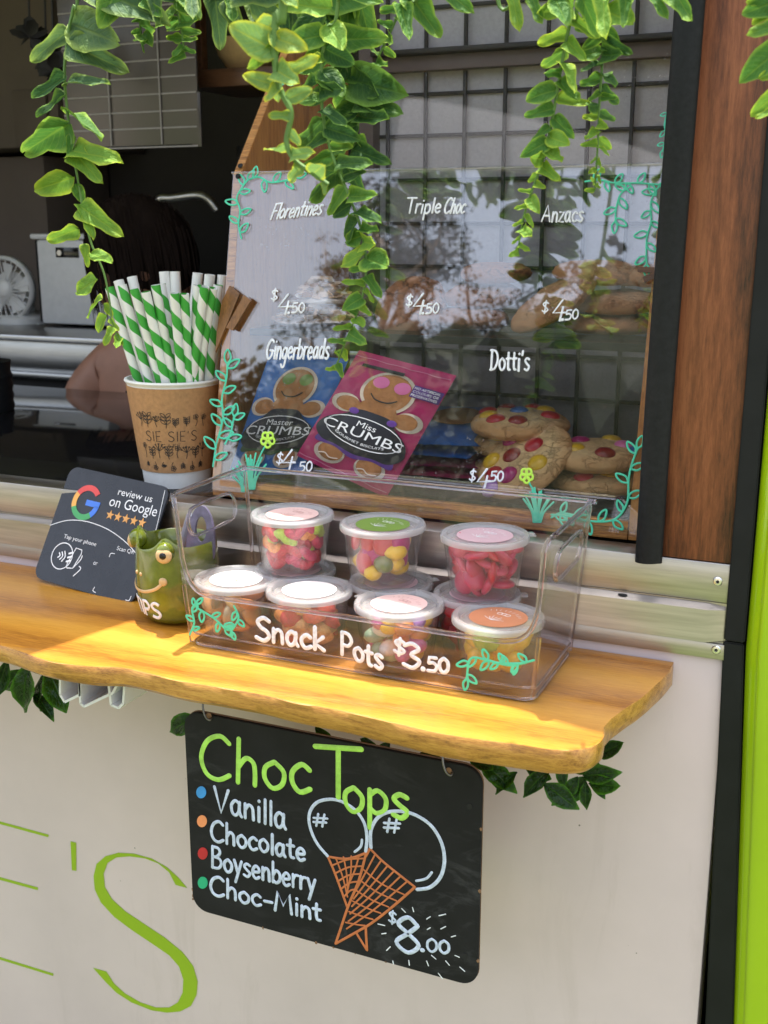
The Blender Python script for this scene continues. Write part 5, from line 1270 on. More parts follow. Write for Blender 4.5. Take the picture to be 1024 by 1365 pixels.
    if pink:
        blob('top_strip', [(.12, .095), (.55, .085), (.55, .112), (.12, .122)], .001, 'apron_black', False)
        blob('info_label', [(.70, .15), (1.0, .15), (1.0, .245), (.70, .245)], .001, 'bag_purple', False)
        for i, tx in enumerate(('NO ARTIFICIAL', 'COLOURS OR', 'PRESERVATIVES')): bprint(tx, .72, .98, .178+.028*i, .02)
        for sg in (-1, 1): blob('bow', circ(.5+sg*.2, .48, .05, .025), .0022, 'bag_purple')
    for v in (.045, .965): line('seam', [(.02+.96*i/12, v+.003*math.sin(i*2)) for i in range(13)], .0008, 'stitch_pink' if pink else 'bag_blue', .0006)
    return root
bag([(357, 468), (462, 478), (398, 632), (300, 634)], .014, 'bag_blue', 'blue gingerbread biscuit bag standing at the left of the case', False)
bag([(476, 466), (606, 500), (512, 664), (392, 607)], .0035, 'bag_pink', 'pink gingerbread biscuit bag leaning forward in front of the blue one', True)
# flat stack of bags behind
def flatbag(x, y, z, rz, tilt, mat, label):
    root = thing('biscuit_bag', label, 'biscuit bag', local=Matrix.Translation((x, y, z)) @ Matrix.Rotation(rz, 4, 'Z') @ Matrix.Rotation(tilt, 4, 'X'), group='gingerbread bags in the display case')
    V, Fs = [], []; nu, nv = 14, 18; L, Wd = .20, .125
    for s_ in (1, -1):
        for j in range(nv+1):
            for i in range(nu+1):
                u, v = i/nu, j/nv; h_ = .0075*(math.sin(math.pi*u)**.6 if 0 < u < 1 else 0)*(math.sin(math.pi*v)**.6 if 0 < v < 1 else 0)
                V.append(((u-.5)*Wd, (v-.5)*L, s_*(.0003+h_*.6)+.0012*noise.noise(Vector((u*6+x*40, v*8, 2)))))
    st = (nu+1)*(nv+1)
    for s_ in (0, 1):
        for j in range(nv):
            for i in range(nu): k_ = s_*st+j*(nu+1)+i; Fs.append((k_, k_+1, k_+nu+2, k_+nu+1))
    mb = MB(); mb._add(V, Fs); mb.build('pouch', mat, root, 50)
    MB().ell((.01, .02, .0062), (.03, .045, .0025), None, 3).build('window', 'gingerbread', root, 60)
    return root
flatbag(-.452, 1.20, .1285, .10, 0, 'bag_pink', 'pink biscuit bag lying at the bottom of the flat stack')
flatbag(-.447, 1.205, .1405, .16, .02, 'bag_pink', 'pink biscuit bag lying second in the flat stack')
flatbag(-.452, 1.20, .154, .02, .03, 'bag_blue', 'blue biscuit bag lying on the pink ones in the flat stack')
flatbag(-.448, 1.20, .168, .22, .05, 'bag_blue', 'blue biscuit bag on top of the flat stack')

# ------------------------------------------------------------------ cookies
def cookie(p, r_, h_, rot, mat, label, group, cat='cookie', beans=None, seed=0, rough=1.0):
    rnd = random.Random(seed)
    root = thing('cookie', label, cat, local=Matrix.Translation(p) @ rot.to_4x4(), group=group)
    t = bmesh.new(); bmesh.ops.create_uvsphere(t, u_segments=40, v_segments=18, radius=1)
    for v in t.verts:
        c = v.co.copy(); rr = math.hypot(c.x, c.y); f = (1+.05*noise.noise(Vector((c.x*1.3+seed, c.y*1.3, seed*2))))
        z = c.z*h_*.5*(1 if c.z > 0 else .8); e = rr**.5 if rr > 0 else 0
        s_ = e/rr if rr > 1e-6 else 1
        d = 1+rough*(.02*noise.noise(c*5+Vector((seed, 0, 0)))+.014*noise.noise(c*13))
        v.co = Vector((c.x*s_*r_*f*d, c.y*s_*r_*f*d, z*(1+rough*.12*noise.noise(Vector((c.x*4, c.y*4, seed))))))
    mb = MB(); mb.merge(t); mb.build('dough', mat, root, 60)
    for b in beans or []:
        a, rr, cname = b; x, y = math.cos(a)*rr*r_, math.sin(a)*rr*r_
        zc = h_*.5*max(0, 1-(rr**2)**2)**.5*.93
        MB().ell((x, y, zc), (.0105, .0105, .0052), Matrix.Rotation(rr*.25, 3, Vector((-math.sin(a), math.cos(a), 0))), 3).build('sweet', 'sweet_'+cname, root, 60)
    return root
RX = lambda a: Matrix.Rotation(R(a), 3, 'X'); RYm = lambda a: Matrix.Rotation(R(a), 3, 'Y'); RZm = lambda a: Matrix.Rotation(R(a), 3, 'Z')
def beans(seed, n, cols, dr=(.35, .78)):
    rnd = random.Random(seed); a0 = rnd.uniform(0, 6); return [(a0+2*math.pi*i/n+rnd.uniform(-.2, .2), rnd.uniform(*dr) if i % 3 else dr[0]*.6, cols[i % len(cols)]) for i in range(n)]
gB = 'bean topped cookies in the display case'; I3 = Matrix.Identity(3)
CC = ['red', 'yellow', 'darkred', 'magenta', 'pink', 'blue']
c0 = at(684, 655, 2, .125); c0 = Vector((-.352, 1.155, 0))
cookie((-.350, 1.150, .1345), .046, .024, RZm(20), 'cookie', 'bean cookie at the bottom of the left stack', gB, beans=beans(3, 7, ['green', 'red', 'yellow']), seed=1)
cookie((-.352, 1.152, .159), .047, .024, RZm(80) @ RX(2), 'cookie', 'bean cookie in the middle of the left stack', gB, beans=beans(4, 7, ['green', 'orange', 'yellow', 'red']), seed=2)
cookie((-.345, 1.146, .1835), .053, .025, RX(4), 'cookie', 'bean cookie with a blue sweet on top of the left stack', gB, beans=[(4.15, .62, 'red'), (3.55, .62, 'yellow'), (4.95, .55, 'darkred'), (2.9, .75, 'red'), (1.9, .25, 'blue'), (.1, .62, 'red'), (1.0, .7, 'yellow'), (2.2, .8, 'darkred'), (1.5, .8, 'red')], seed=3)
cookie((-.322, 1.092, .1555), .052, .022, RYm(-20) @ RX(33), 'cookie', 'bean cookie leaning against the left stack at the front', gB, beans=[(1.2, .66, 'pink'), (2.0, .62, 'magenta'), (3.0, .66, 'yellow'), (.55, .32, 'red'), (2.9, .2, 'darkred'), (3.7, .66, 'red'), (4.3, .55, 'magenta'), (5.5, .55, 'yellow'), (3.95, .9, 'mauve')], seed=5)
cookie((-.254, 1.12, .1345), .048, .025, RZm(130), 'cookie', 'bean cookie at the bottom of the right stack', gB, beans=beans(8, 6, ['yellow', 'red']), seed=7)
cookie((-.255, 1.123, .1605), .050, .026, RZm(0) @ RX(3), 'cookie', 'bean cookie on top of the right stack', gB, beans=[(4.0, .55, 'yellow'), (5.2, .62, 'darkred'), (2.6, .5, 'magenta'), (1.4, .75, 'yellow'), (.3, .55, 'pink'), (3.1, .85, 'red'), (.0, .85, 'blue')], seed=8)
gC = 'chocolate cookies on the case shelf'; gA = 'oat cookies on the case shelf'
cookie((-.489, 1.19, ZS+.022), .042, .026, RX(52) @ RZm(30), 'cookie_choc', 'chocolate cookie standing on edge at the left of the case shelf', gC, seed=11, rough=2.2)
cookie((-.416, 1.19, ZS+.0125), .041, .024, RZm(50), 'cookie_choc', 'chocolate cookie at the bottom of the shelf pile', gC, seed=12, rough=2.2)
cookie((-.412, 1.215, ZS+.036), .043, .024, RX(8), 'cookie_choc', 'chocolate cookie in the middle of the shelf pile', gC, seed=13, rough=2.2)
cookie((-.405, 1.235, ZS+.060), .040, .023, RX(4), 'cookie_choc', 'chocolate cookie on top of the shelf pile', gC, seed=14, rough=2.2)
cookie((-.318, 1.165, ZS+.034), .050, .022, RYm(-28) @ RX(20), 'cookie_oat', 'oat cookie leaning at the front of its pile', gA, seed=21, rough=1.6)
cookie((-.262, 1.19, ZS+.0115), .047, .022, RZm(40), 'cookie_oat', 'oat cookie at the bottom right of its pile', gA, seed=22, rough=1.6)
cookie((-.258, 1.195, ZS+.034), .047, .022, RX(5), 'cookie_oat', 'oat cookie second from the bottom of its pile', gA, seed=23, rough=1.6)
cookie((-.285, 1.225, ZS+.063), .050, .021, RYm(3) @ RX(6), 'cookie_oat', 'oat cookie on the top left of its pile', gA, seed=24, rough=1.6)
cookie((-.236, 1.24, ZS+.060), .046, .021, RX(4), 'cookie_oat', 'oat cookie on the top right of its pile', gA, seed=25, rough=1.6)
def florentine(p, r_, seed, label):
    rnd = random.Random(seed); root = thing('florentine', label, 'florentine', p, 'florentines on the case shelf')
    p = Vector(p)
    MB().ell(p+Vector((0, 0, .005)), (r_, r_, .005), None, 3, .15, seed).build('base', 'flake_white', root, 60)
    for mt, n in (('flake', 46), ('flake_dark', 16), ('flake_white', 22)):
        mb = MB()
        for i in range(n):
            a = rnd.uniform(0, 6.28); rr = r_*math.sqrt(rnd.random())*.95; z = rnd.uniform(.006, .010+.022*(1-(rr/r_)**2))
            c = p+Vector((math.cos(a)*rr, math.sin(a)*rr, z)); rot = Matrix.Rotation(rnd.uniform(0, 6.28), 3, 'Z') @ Matrix.Rotation(rnd.uniform(-1.2, 1.2), 3, 'X')
            mb.ell(c, (rnd.uniform(.007, .012), rnd.uniform(.004, .007), .0012), rot, 1, .3, i)
        mb.build('flakes', mt, root, 40, kind='stuff')
florentine((-.613, 1.168, ZS), .034, 3, 'pale flaked florentine at the front left of the case shelf')
florentine((-.575, 1.185, ZS+.001), .032, 4, 'flaked florentine behind the vine on the case shelf')
florentine((-.597, 1.183, ZS+.024), .030, 5, 'flaked florentine on top of the two others')

# ------------------------------------------------------------------ inside the caravan
bench = thing('kitchen_bench', 'glossy black bench top just inside the serving window', 'bench', (-1.2, 1.3, -1.06))
MB().box(XL+.01, CX0-.012, 1.034, 1.66, .075, .098, .002).build('bench_top', 'bench_black', bench)
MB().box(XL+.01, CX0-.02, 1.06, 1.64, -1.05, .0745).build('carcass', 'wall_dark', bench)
sb = thing('steel_bench', 'long stainless steel bench along the back wall', 'bench', (-1.5, 2.0, -1.06))
YS = 1.80
x0, x1, zb_, zt_ = rect(-120, 487, 260, 458, YS)
MB().box(XL+.01, -.75, YS, 2.55, zt_-.012, zt_, .002).build('bench_top', 'steel', sb)
MB().box(XL+.01, -.75, YS+.02, 2.55, zb_, zt_-.0125, .001).build('apron', 'steel', sb)
MB().box(XL+.01, -.75, YS+.006, 2.55, zb_-.012, zb_-.0005, .001).build('lower_rail', 'steel', sb)
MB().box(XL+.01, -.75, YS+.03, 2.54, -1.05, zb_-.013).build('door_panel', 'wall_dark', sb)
ZB = zt_
# desk fan
Yf = 2.0
fc = at(8, 385, 1, Yf); fan = thing('desk_fan', 'small white round desk fan on the steel bench', 'fan', (fc.x, Yf, ZB))
rf = (at(48, 385, 1, Yf).x-at(8, 385, 1, Yf).x)*.78
rm = (Vector((.15, -1, 0))).to_track_quat('Z', 'Y').to_matrix()
MB().ring([(rf, -.012), (rf+.006, -.008), (rf+.006, .008), (rf, .012), (rf-.004, 0)], 40, fc, rm).build('guard_ring', 'white_plastic', fan, 60)
MB().lathe([(0, -.02), (rf*.28, -.02), (rf*.30, .008), (rf*.22, .014), (0, .015)], 28, fc, rm).build('hub', 'white_plastic', fan, 50)
for k in range(26):
    a = 2*math.pi*k/26
    P = [fc+rm @ Vector((math.cos(a+b)*r_, math.sin(a+b)*r_, .010)) for r_, b in ((rf*.28, 0), (rf*.5, .10), (rf*.75, .16), (rf, .2))]
    MB().tube(P, .0012, 5).build('guard_wire', 'white_plastic', fan, 60)
for k in range(5):
    a = 2*math.pi*k/5; P = [fc+rm @ Vector((math.cos(a+b)*r_, math.sin(a+b)*r_, -.006+z)) for r_, b, z in ((rf*.2, 0, 0), (rf*.85, -.1, .004), (rf*.9, .5, -.006), (rf*.25, .6, -.006))]
    mb = MB(); mb.prism(P, rm @ Vector((0, 0, .002))); mb.build('blade', 'white_plastic', fan, 30)
MB().tube([fc+rm @ Vector((0, 0, -.02)), fc+rm @ Vector((0, 0, -.06))], rf*.6, 20).build('motor', 'white_plastic', fan)
MB().tube([(fc.x+.01, Yf+.04, ZB+.01), (fc.x+.01, Yf+.04, fc.z-.02)], .014, 12).build('stem', 'white_plastic', fan)
MB().lathe([(0, 0), (.055, 0), (.055, .012), (.045, .018), (0, .02)], 28, (fc.x+.01, Yf+.03, ZB+.0005)).build('base', 'white_plastic', fan, 40)
x0, x1, z0, z1 = rect(16, 448, 56, 432, 2.03)
wb = thing('plastic_tub', 'small pale plastic tub beside the desk fan', 'tub', ((x0+x1)/2, 2.03, ZB))
MB().box(x0, x1, 2.02, 2.12, ZB+.0005, z1, .004).build('tub', 'white_plastic', wb)
p = at(30, 418, 1, 2.05); MB().lathe([(0, 0), (.016, 0), (.016, .03), (.012, .04), (0, .04)], 18, (p.x, 2.07, z1+.0005)).build('cap', 'white_plastic', wb, 40)
# white appliance
YM = 1.98
x0, x1, z0, z1 = rect(52, 455, 152, 312, YM)
ap = thing('kitchen_appliance', 'white upright kitchen appliance with a black control strip on the steel bench', 'appliance', ((x0+x1)/2, YM, ZB))
MB().box(x0+.012, x1, YM, YM+.28, ZB+.006, z1-.012, .006).build('body', 'appliance_white', ap)
MB().box(x0, x1+.004, YM-.006, YM+.285, z1-.0115, z1, .004).build('top_lid', 'appliance_white', ap)
MB().box(x0+.0, x0+.0115, YM+.01, YM+.27, ZB+.008, z1-.013, .002).build('side_strip', 'black_trim', ap)
a_, b_, c_, d_ = rect(75, 343, 104, 330, YM-.002)
MB().box(a_, b_, YM-.003, YM-.0005, c_, d_, .0005).build('control_strip', 'glaze_black', ap)
q = at(80, 337, 1, YM-.004); MB().lathe([(0, 0), (.006, 0), (.006, .003), (0, .003)], 16, q, Matrix.Rotation(R(90), 3, 'X')).build('knob', 'steel', ap)
q = at(100, 448, 1, YM-.004); MB().box(q.x-.008, q.x+.008, YM-.012, YM-.0005, q.z-.012, q.z+.012, .002).build('latch', 'steel', ap)
# coffee gear and dark tall canister
q = at(292, 400, 1, 1.75); can = thing('black_canister', 'tall black canister standing behind the left end of the case', 'canister', (q.x, 1.75, .09))
q2 = at(292, 205, 1, 1.75)
MB().lathe([(0, 0), (.035, 0), (.036, .01), (.036, q2.z-ZB-.03), (.030, q2.z-ZB-.01), (0, q2.z-ZB)], 32, (q.x, 1.90, ZB+.0005)).build('body', 'glaze_black', can, 40)
MB().lathe([(0, 0), (.037, 0), (.037, .02), (0, .024)], 32, (q.x, 1.90, q2.z+.001)).build('lid', 'rubber', can, 40)
q = at(2, 505, 1, 1.35); 
tb = thing('black_jar', 'squat black ribbed jar at the left end of the black bench', 'jar', (q.x-.03, 1.40, .0985))
MB().lathe([(0, 0), (.045, 0), (.047, .008), (.045, .016), (.047, .024), (.045, .032), (.047, .04), (.045, .048), (.047, .056), (.044, .064), (.046, .08), (0, .082)], 32, (q.x-.085, 1.40, .0985)).build('body', 'rubber', tb, 30)
MB().lathe([(0, 0), (.03, 0), (.028, .02), (0, .022)], 24, (q.x-.085, 1.40, .1808)).build('lid', 'rubber', tb, 40)
# tap / machine pipe
p1, p2, p3 = at(205, 280, 1, 2.2), at(213, 265, 1, 2.2), at(270, 261, 1, 2.2)
tp = thing('steel_pipe', 'bent steel pipe gleaming in the dark behind the person', 'pipe', (p1.x, 2.2, ZB))
MB().tube(catmull([Vector((p1.x, 2.2, ZB+.001)), Vector((p1.x, 2.2, p1.z-.02)), p1, p2, p2.lerp(p3, .3), p3, p3+Vector((.03, .01, -.03))], 6), .009, 12).build('pipe', 'steel', tp, 60)
# hanging plastic blind with pale seams
YBl = 1.72
x0, x1, z0, z1 = rect(88, 198, 256, -60, YBl)
bl = thing('plastic_blind', 'dark grey plastic blind with pale seams hanging over the bench', 'blind', ((x0+x1)/2, YBl, z0))
MB().box(x0, x1, YBl, YBl+.006, z0, z1+.12, .002).build('sheet', 'blind_grey', bl)
for py in (197, 172, 150, 127, 105, 82, 58, 34, 10): z = at(180, py, 1, YBl).z; MB().box(x0+.002, x1-.002, YBl-.0016, YBl-.0002, z-.0013, z+.0013).build('seam', 'blind_line', bl, 0)
for px_ in (146, 214): x = at(px_, 120, 1, YBl).x; MB().box(x-.0013, x+.0013, YBl-.0034, YBl-.0018, z0+.002, z1+.11).build('seam', 'blind_line', bl, 0)
x2, x3, z2_, z3_ = rect(256, 196, 266, 122, YBl)
MB().box(x2+.0005, x3, YBl+.0005, YBl+.0055, z2_, z3_, .001).build('side_flap', 'blind_grey', bl)
# timber shelf frame inside
x0, x1, z0, z1 = rect(252, 118, 350, 88, 1.78)
tf = thing('wall_shelf', 'dark timber wall shelf frame beside the blind', 'shelf', (x0, 1.78, z0))
MB().box(x0, x1+.25, 1.78, 1.95, z0, z1, .002).build('shelf_board', 'dark_timber', tf)
xa, xb, _, _ = rect(245, 90, 262, 0, 1.78); MB().box(xa, xb, 1.79, 1.81, z1+.0005, ZR-.01, .002).build('upright', 'dark_timber', tf)
q = at(322, 72, 1, 1.84)
bw = thing('cream_bowl', 'cream bowl on the dark timber wall shelf behind the vines', 'bowl', (q.x, 1.86, z1)); 
MB().lathe([(.02, 0), (.035, .004), (.055, .03), (.06, .055), (.057, .055), (.05, .03), (0, .008)], 32, (q.x, 1.865, z1+.001)).build('bowl', 'clay_cream', bw, 40)
# cupboard and black silk flowers at the left
x0, x1, z0, z1 = rect(-120, 202, 62, -80, 2.25)
cb = thing('wall_cupboard', 'taupe wall cupboard in the dark upper left corner', 'cupboard', ((x0+x1)/2, 2.25, z0))
MB().box(x0, x1, 2.25, 2.59, z0, ZR-.01, .003).build('carcass', 'wall_taupe', cb)
a_, b_, c_, d_ = rect(22, 196, 60, 118, 2.24); MB().box(a_, b_, 2.238, 2.2495, c_, d_, .002).build('door', 'wall_taupe', cb)
x0, x1, z0, z1 = rect(-120, 440, 46, 204, 2.3); MB().box(x0, x1, 2.33, 2.59, ZB+.001, z0+.0+ (z1-z0)-.005, .003).build('side_cabinet', 'wall_taupe', cb)
fl = thing('black_silk_flowers', 'bunch of black silk flowers hanging before the cupboard', 'flowers', at(60, 110, 1, 1.6))
rb = random.Random(8)
for k in range(3):
    c = [at(40, 50, 1, 1.6), at(62, 78, 1, 1.62), at(72, 95, 1, 1.58)][k]
    for i in range(12):
        d = Vector((rb.gauss(0, 1), rb.gauss(0, .7), rb.gauss(0, 1))).normalized(); s_ = d.orthogonal().normalized(); L = .034
        mb = MB(); mb._add([c, c+d*L*.4+s_*L*.3, c+d*L*.8+s_*L*.28, c+d*L, c+d*L*.8-s_*L*.28, c+d*L*.4-s_*L*.3, c+d*L*.55+d.cross(s_)*L*.12], [(0, 1, 6), (1, 2, 6), (2, 3, 6), (3, 4, 6), (4, 5, 6), (5, 0, 6)])
        mb.build('petal', 'petal_black', fl, 60)
    MB().tube([c, c+Vector((0, .02, .3))], .002, 6).build('stem', 'petal_black', fl)

# ------------------------------------------------------------------ person bending over the bench
YP = 1.80
per = thing('person', 'person in a sleeveless black top leaning over the bench inside, head down', 'person', (at(140, 480, 1, YP).x, YP-.06, -1.06))
q = at(150, 480, 1, 1.70)
def skin(name, verts, edges, radii, root, mat, parent, sub=2):
    me = bpy.data.meshes.new(name); me.from_pydata(verts, edges, [])
    o = bpy.data.objects.new(name, me); col.objects.link(o)
    md = o.modifiers.new('skin', 'SKIN'); md.use_smooth_shade = True
    for i, r_ in enumerate(radii):
        sv = me.skin_vertices[0].data[i]; sv.radius = r_ if isinstance(r_, tuple) else (r_, r_); sv.use_root = (i == root)
    o.modifiers.new('sub', 'SUBSURF').levels = sub; o.modifiers['sub'].render_levels = sub
    me.materials.append(MATS[mat]); attach(o, parent); return o
SHL = at(116, 486, 1, 1.72)                      # bare shoulder nearest the window
HD = at(190, 352, 1, 1.70)                       # head
x_, y_, z_ = SHL
NK = Vector((lerp(x_, HD.x, .75)+.02, 1.74, lerp(z_, HD.z, .45)))
body_v = [(x_+.13, 1.86, -.42), (x_+.12, 1.82, -.15), (x_+.11, 1.78, .02), tuple(NK+Vector((0, .02, -.075))), tuple(NK), tuple(NK.lerp(HD, .6)),
          (x_+.055, 1.735, z_+.0), (x_-.005, 1.72, z_-.05), (x_-.03, 1.69, z_-.20), (x_+.06, 1.62, z_-.245), (x_+.13, 1.585, z_-.225),
          (x_+.21, 1.76, z_+.0), (x_+.28, 1.74, z_-.09), (x_+.30, 1.69, z_-.22), (x_+.22, 1.61, z_-.245), (x_+.17, 1.585, z_-.225),
          (x_+.07, 1.87, -.6), (x_+.07, 1.86, -.83), (x_+.06, 1.88, -1.03), (x_+.19, 1.87, -.6), (x_+.19, 1.86, -.83), (x_+.19, 1.88, -1.03)]
body_e = [(0, 1), (1, 2), (2, 3), (3, 4), (4, 5), (3, 6), (6, 7), (7, 8), (8, 9), (9, 10), (3, 11), (11, 12), (12, 13), (13, 14), (14, 15), (0, 16), (16, 17), (17, 18), (0, 19), (19, 20), (20, 21)]
body_r = [.12, .115, .115, .07, .042, .045, .056, .052, .042, .033, .024, .06, .055, .045, .036, .026, .075, .055, .04, .075, .055, .04]
skin('body', body_v, body_e, body_r, 0, 'skin', per)
top_v = [(x_+.13, 1.862, -.40), (x_+.12, 1.82, -.15), (x_+.115, 1.78, .02), tuple(NK+Vector((.005, .02, -.085))), (x_+.075, 1.74, z_+.003), (x_+.195, 1.765, z_+.003)]
skin('top', top_v, [(0, 1), (1, 2), (2, 3), (3, 4), (3, 5)], [.132, .127, .126, .082, .058, .063], 0, 'cloth_black', per)
hr = Vector((-.62, -.35, -.62)).normalized(); rotH = hr.to_track_quat('Y', 'Z').to_matrix()
mb = MB(); mb.ell(HD, (.072, .088, .10), rotH, 4)
for v in mb.b.verts:
    l = rotH.transposed() @ (v.co-HD)
    if l.y > .05 and abs(l.x) < .02: v.co += rotH @ Vector((0, .014*math.exp(-((l.z+.008)/.02)**2), 0))
    if l.y > .02 and abs(abs(l.x)-.03) < .016 and abs(l.z-.012) < .014: v.co -= rotH @ Vector((0, .006, 0))
head = mb.build('head', 'skin', per, 60)
for sg in (-1, 1):
    MB().ell(HD+rotH @ Vector((sg*.029, .076, .010)), (.010, .006, .006), rotH, 2).build('eye', 'face_dark', head)
    MB().ell(HD+rotH @ Vector((sg*.071, .0, -.005)), (.008, .018, .027), rotH, 2).build('ear', 'skin', head)
MB().ell(HD+rotH @ Vector((0, .078, -.045)), (.024, .007, .007), rotH, 2).build('mouth', 'lip', head)
mb = MB(); mb.ell(HD+rotH @ Vector((0, -.016, .012)), (.082, .092, .104), rotH, 4, .05, 3)
rh = random.Random(4)
for i in range(700):
    a = rh.uniform(0, 2*math.pi); e = rh.uniform(-.2, 1.5)
    l = Vector((.080*math.cos(e)*math.cos(a), .094*math.cos(e)*math.sin(a)-.014, .106*math.sin(e)+.012))
    if l.y > .04 and l.z < .06: continue
    p0 = HD+rotH @ l; out = (p0-HD).normalized()
    P = [p0+out*.003, p0+out*.006+Vector((.008, -.006, -.02)), p0+out*.006+Vector((.018, -.012, -.055)), p0+out*.004+Vector((.03, -.02, -.08-rh.uniform(0, .05)))]
    mb.tube(catmull(P, 4), [.0013]*9+[.0011, .0009, .0007, .0004], 3)
mb.build('hair', 'hair', per, 60)

# ------------------------------------------------------------------ hanging vines
def leaf_mesh(name, prof, mats, curl, fold, seed, lobes=0, nU=3):
    rnd = random.Random(seed); V, Fs, E = [], [], []
    n = len(prof)
    for i, (s_, wd) in enumerate(prof):
        for k in range(-nU, nU+1):
            f = k/nU; x = s_; y = wd*f*(1+.06*rnd.uniform(-1, 1)); 
            if lobes: x -= abs(f)*wd*.25*(1 if s_ < .4 else 0)
            z = fold*abs(y)+curl*s_*s_+.035*math.sin(s_*9+f*3+seed)*(.3+abs(f))
            V.append((x, y, z)); E.append(max(abs(f)**5*.75, max(0, (s_-.78)/.22)*.6) if wd > .02 else .9*s_)
    m = 2*nU+1
    for i in range(n-1):
        for k in range(m-1): Fs.append((i*m+k, (i+1)*m+k, (i+1)*m+k+1, i*m+k+1))
    me = bpy.data.meshes.new(name); me.from_pydata(V, [], Fs)
    au = me.attributes.new('uvl', 'FLOAT_VECTOR', 'POINT')
    for i in range(n):
        for k in range(-nU, nU+1): au.data[i*m+k+nU].vector = (prof[i][0], k/nU, 0)
    at_ = me.attributes.new('edge', 'FLOAT', 'POINT')
    for i, e in enumerate(E): at_.data[i].value = e
    me.materials.append(MATS[mats])
    for p in me.polygons: p.use_smooth = True
    return me
IVY = [(0, .03), (.06, .20), (.14, .32), (.26, .35), (.38, .31), (.5, .24), (.62, .19), (.74, .18), (.85, .165), (.93, .125), (.98, .07), (1, .02)]
IVY2 = [(0, .03), (.08, .18), (.2, .32), (.34, .37), (.48, .36), (.62, .31), (.76, .25), (.88, .18), (.96, .10), (1, .03)]
IVY3 = [(0, .03), (.07, .22), (.16, .30), (.26, .26), (.4, .19), (.55, .20), (.7, .22), (.83, .19), (.93, .12), (1, .02)]
OVAL = [(0, .02), (.1, .10), (.25, .19), (.42, .235), (.58, .23), (.74, .175), (.88, .09), (1, .008)]
LM = {}
for mt in ('leaf_dark', 'leaf_mid', 'leaf_lime', 'leaf_yellow', 'leaf_grey'):
    LM[mt] = [leaf_mesh('leaf', IVY, mt, -.22, .30, 1, 1), leaf_mesh('leaf', IVY, mt, .12, .45, 2, 1), leaf_mesh('leaf', IVY2, mt, -.30, .35, 3, 1), leaf_mesh('leaf', IVY2, mt, .05, .22, 4, 1), leaf_mesh('leaf', IVY3, mt, -.15, .3, 8, 1), leaf_mesh('leaf', IVY3, mt, .2, .5, 9, 1)]
LM['leaf_gloss'] = [leaf_mesh('leaf', OVAL, 'leaf_gloss', -.28, .30, 5), leaf_mesh('leaf', OVAL, 'leaf_gloss', .22, .25, 6), leaf_mesh('leaf', OVAL, 'leaf_gloss', -.05, .40, 7)]
rv_ = random.Random(77)
def put_leaf(root, base, tip, mt, wide=1.0, tiltr=.55, face=None):
    d = tip-base; L = d.length; d.normalize()
    view = (CAM-base).normalized() if face is None else face
    nn = (view+Vector((rv_.uniform(-tiltr, tiltr), rv_.uniform(-tiltr, tiltr), rv_.uniform(-tiltr*.3, tiltr*1.2))))
    nn = nn-d*nn.dot(d); nn = nn.normalized() if nn.length > 1e-4 else d.orthogonal()
    y = nn.cross(d)
    o = bpy.data.objects.new('leaf', rv_.choice(LM[mt])); col.objects.link(o)
    M4 = Matrix(((d.x, y.x, nn.x, base.x), (d.y, y.y, nn.y, base.y), (d.z, y.z, nn.z, base.z), (0, 0, 0, 1))) @ Matrix.Diagonal((L, L*wide, L, 1))
    o.matrix_basis = M4; attach(o, root)
    return o
def vine(label, Y, stem, leaves=None, auto=None, mats=('leaf_mid',), tipm=('leaf_lime',), r_=.0016, dY=0.0, name='hanging_vine', stemmat='stem_green', group='artificial vines over the window'):
    """stem in photo pixels at depth Y; leaves: (base px, tip px, material); auto: (count, first length px, last length px)"""
    P = [at(x, y, 1, Y+dY*i/len(stem)) for i, (x, y) in enumerate(stem)]
    top = P[0]+Vector((0, 0, max(.0, .80-P[0].z)))
    root = thing(name, label, 'vine', P[-1], group)
    C = catmull(([top] if top.z > P[0].z+.01 else [])+P, 8)
    MB().tube(C, [lerp(r_, r_*.45, i/len(C)) for i in range(len(C))], 6).build('stem', stemmat, root, 60)
    for b, t_, mt in leaves or []:
        t_ = (b[0]+(t_[0]-b[0])*.93, b[1]+(t_[1]-b[1])*.93)
        put_leaf(root, at(*b, 1, Y+rv_.uniform(-.004, .004)), at(*t_, 1, Y+rv_.uniform(-.016, .010)), mt, rv_.uniform(.6, .85))
    if auto:
        n, l0, l1 = auto[:3]; ang = auto[3] if len(auto) > 3 else 1.0
        Q = catmull([Vector((*p, 0)) for p in stem], 10); D_ = [0]
        for a, b in zip(Q, Q[1:]): D_.append(D_[-1]+(b-a).length)
        for i in range(n):
            f = ((i+.5)/n)**(.8 if l1 < l0 else 1); s_ = f*D_[-1]; k_ = max(1, min(len(Q)-1, next((j for j, d in enumerate(D_) if d >= s_), len(Q)-1)))
            p = Q[k_]; t = (Q[k_]-Q[k_-1]).normalized(); sdv = Vector((-t.y, t.x, 0))*(1 if i % 2 else -1)
            L = lerp(l0, l1, f)*rv_.uniform(.6, 1.08); dv = (sdv*ang*rv_.uniform(.7, 1.1)+t*rv_.uniform(-.1, .75)+Vector((rv_.uniform(-.25, .25), rv_.uniform(-.1, .35), 0))).normalized()
            q = p+dv*L*.92
            yb = Y+dY*f; mt = rv_.choice(tipm) if f > .62 or rv_.random() < .12 else rv_.choice(mats)
            put_leaf(root, at(p.x, p.y, 1, yb), at(q.x, q.y, 1, yb+rv_.uniform(-.022, .012)), mt, rv_.uniform(.62, .9))
    return root
d_, m_, l_, y__, g_ = 'leaf_dark', 'leaf_mid', 'leaf_lime', 'leaf_yellow', 'leaf_grey'
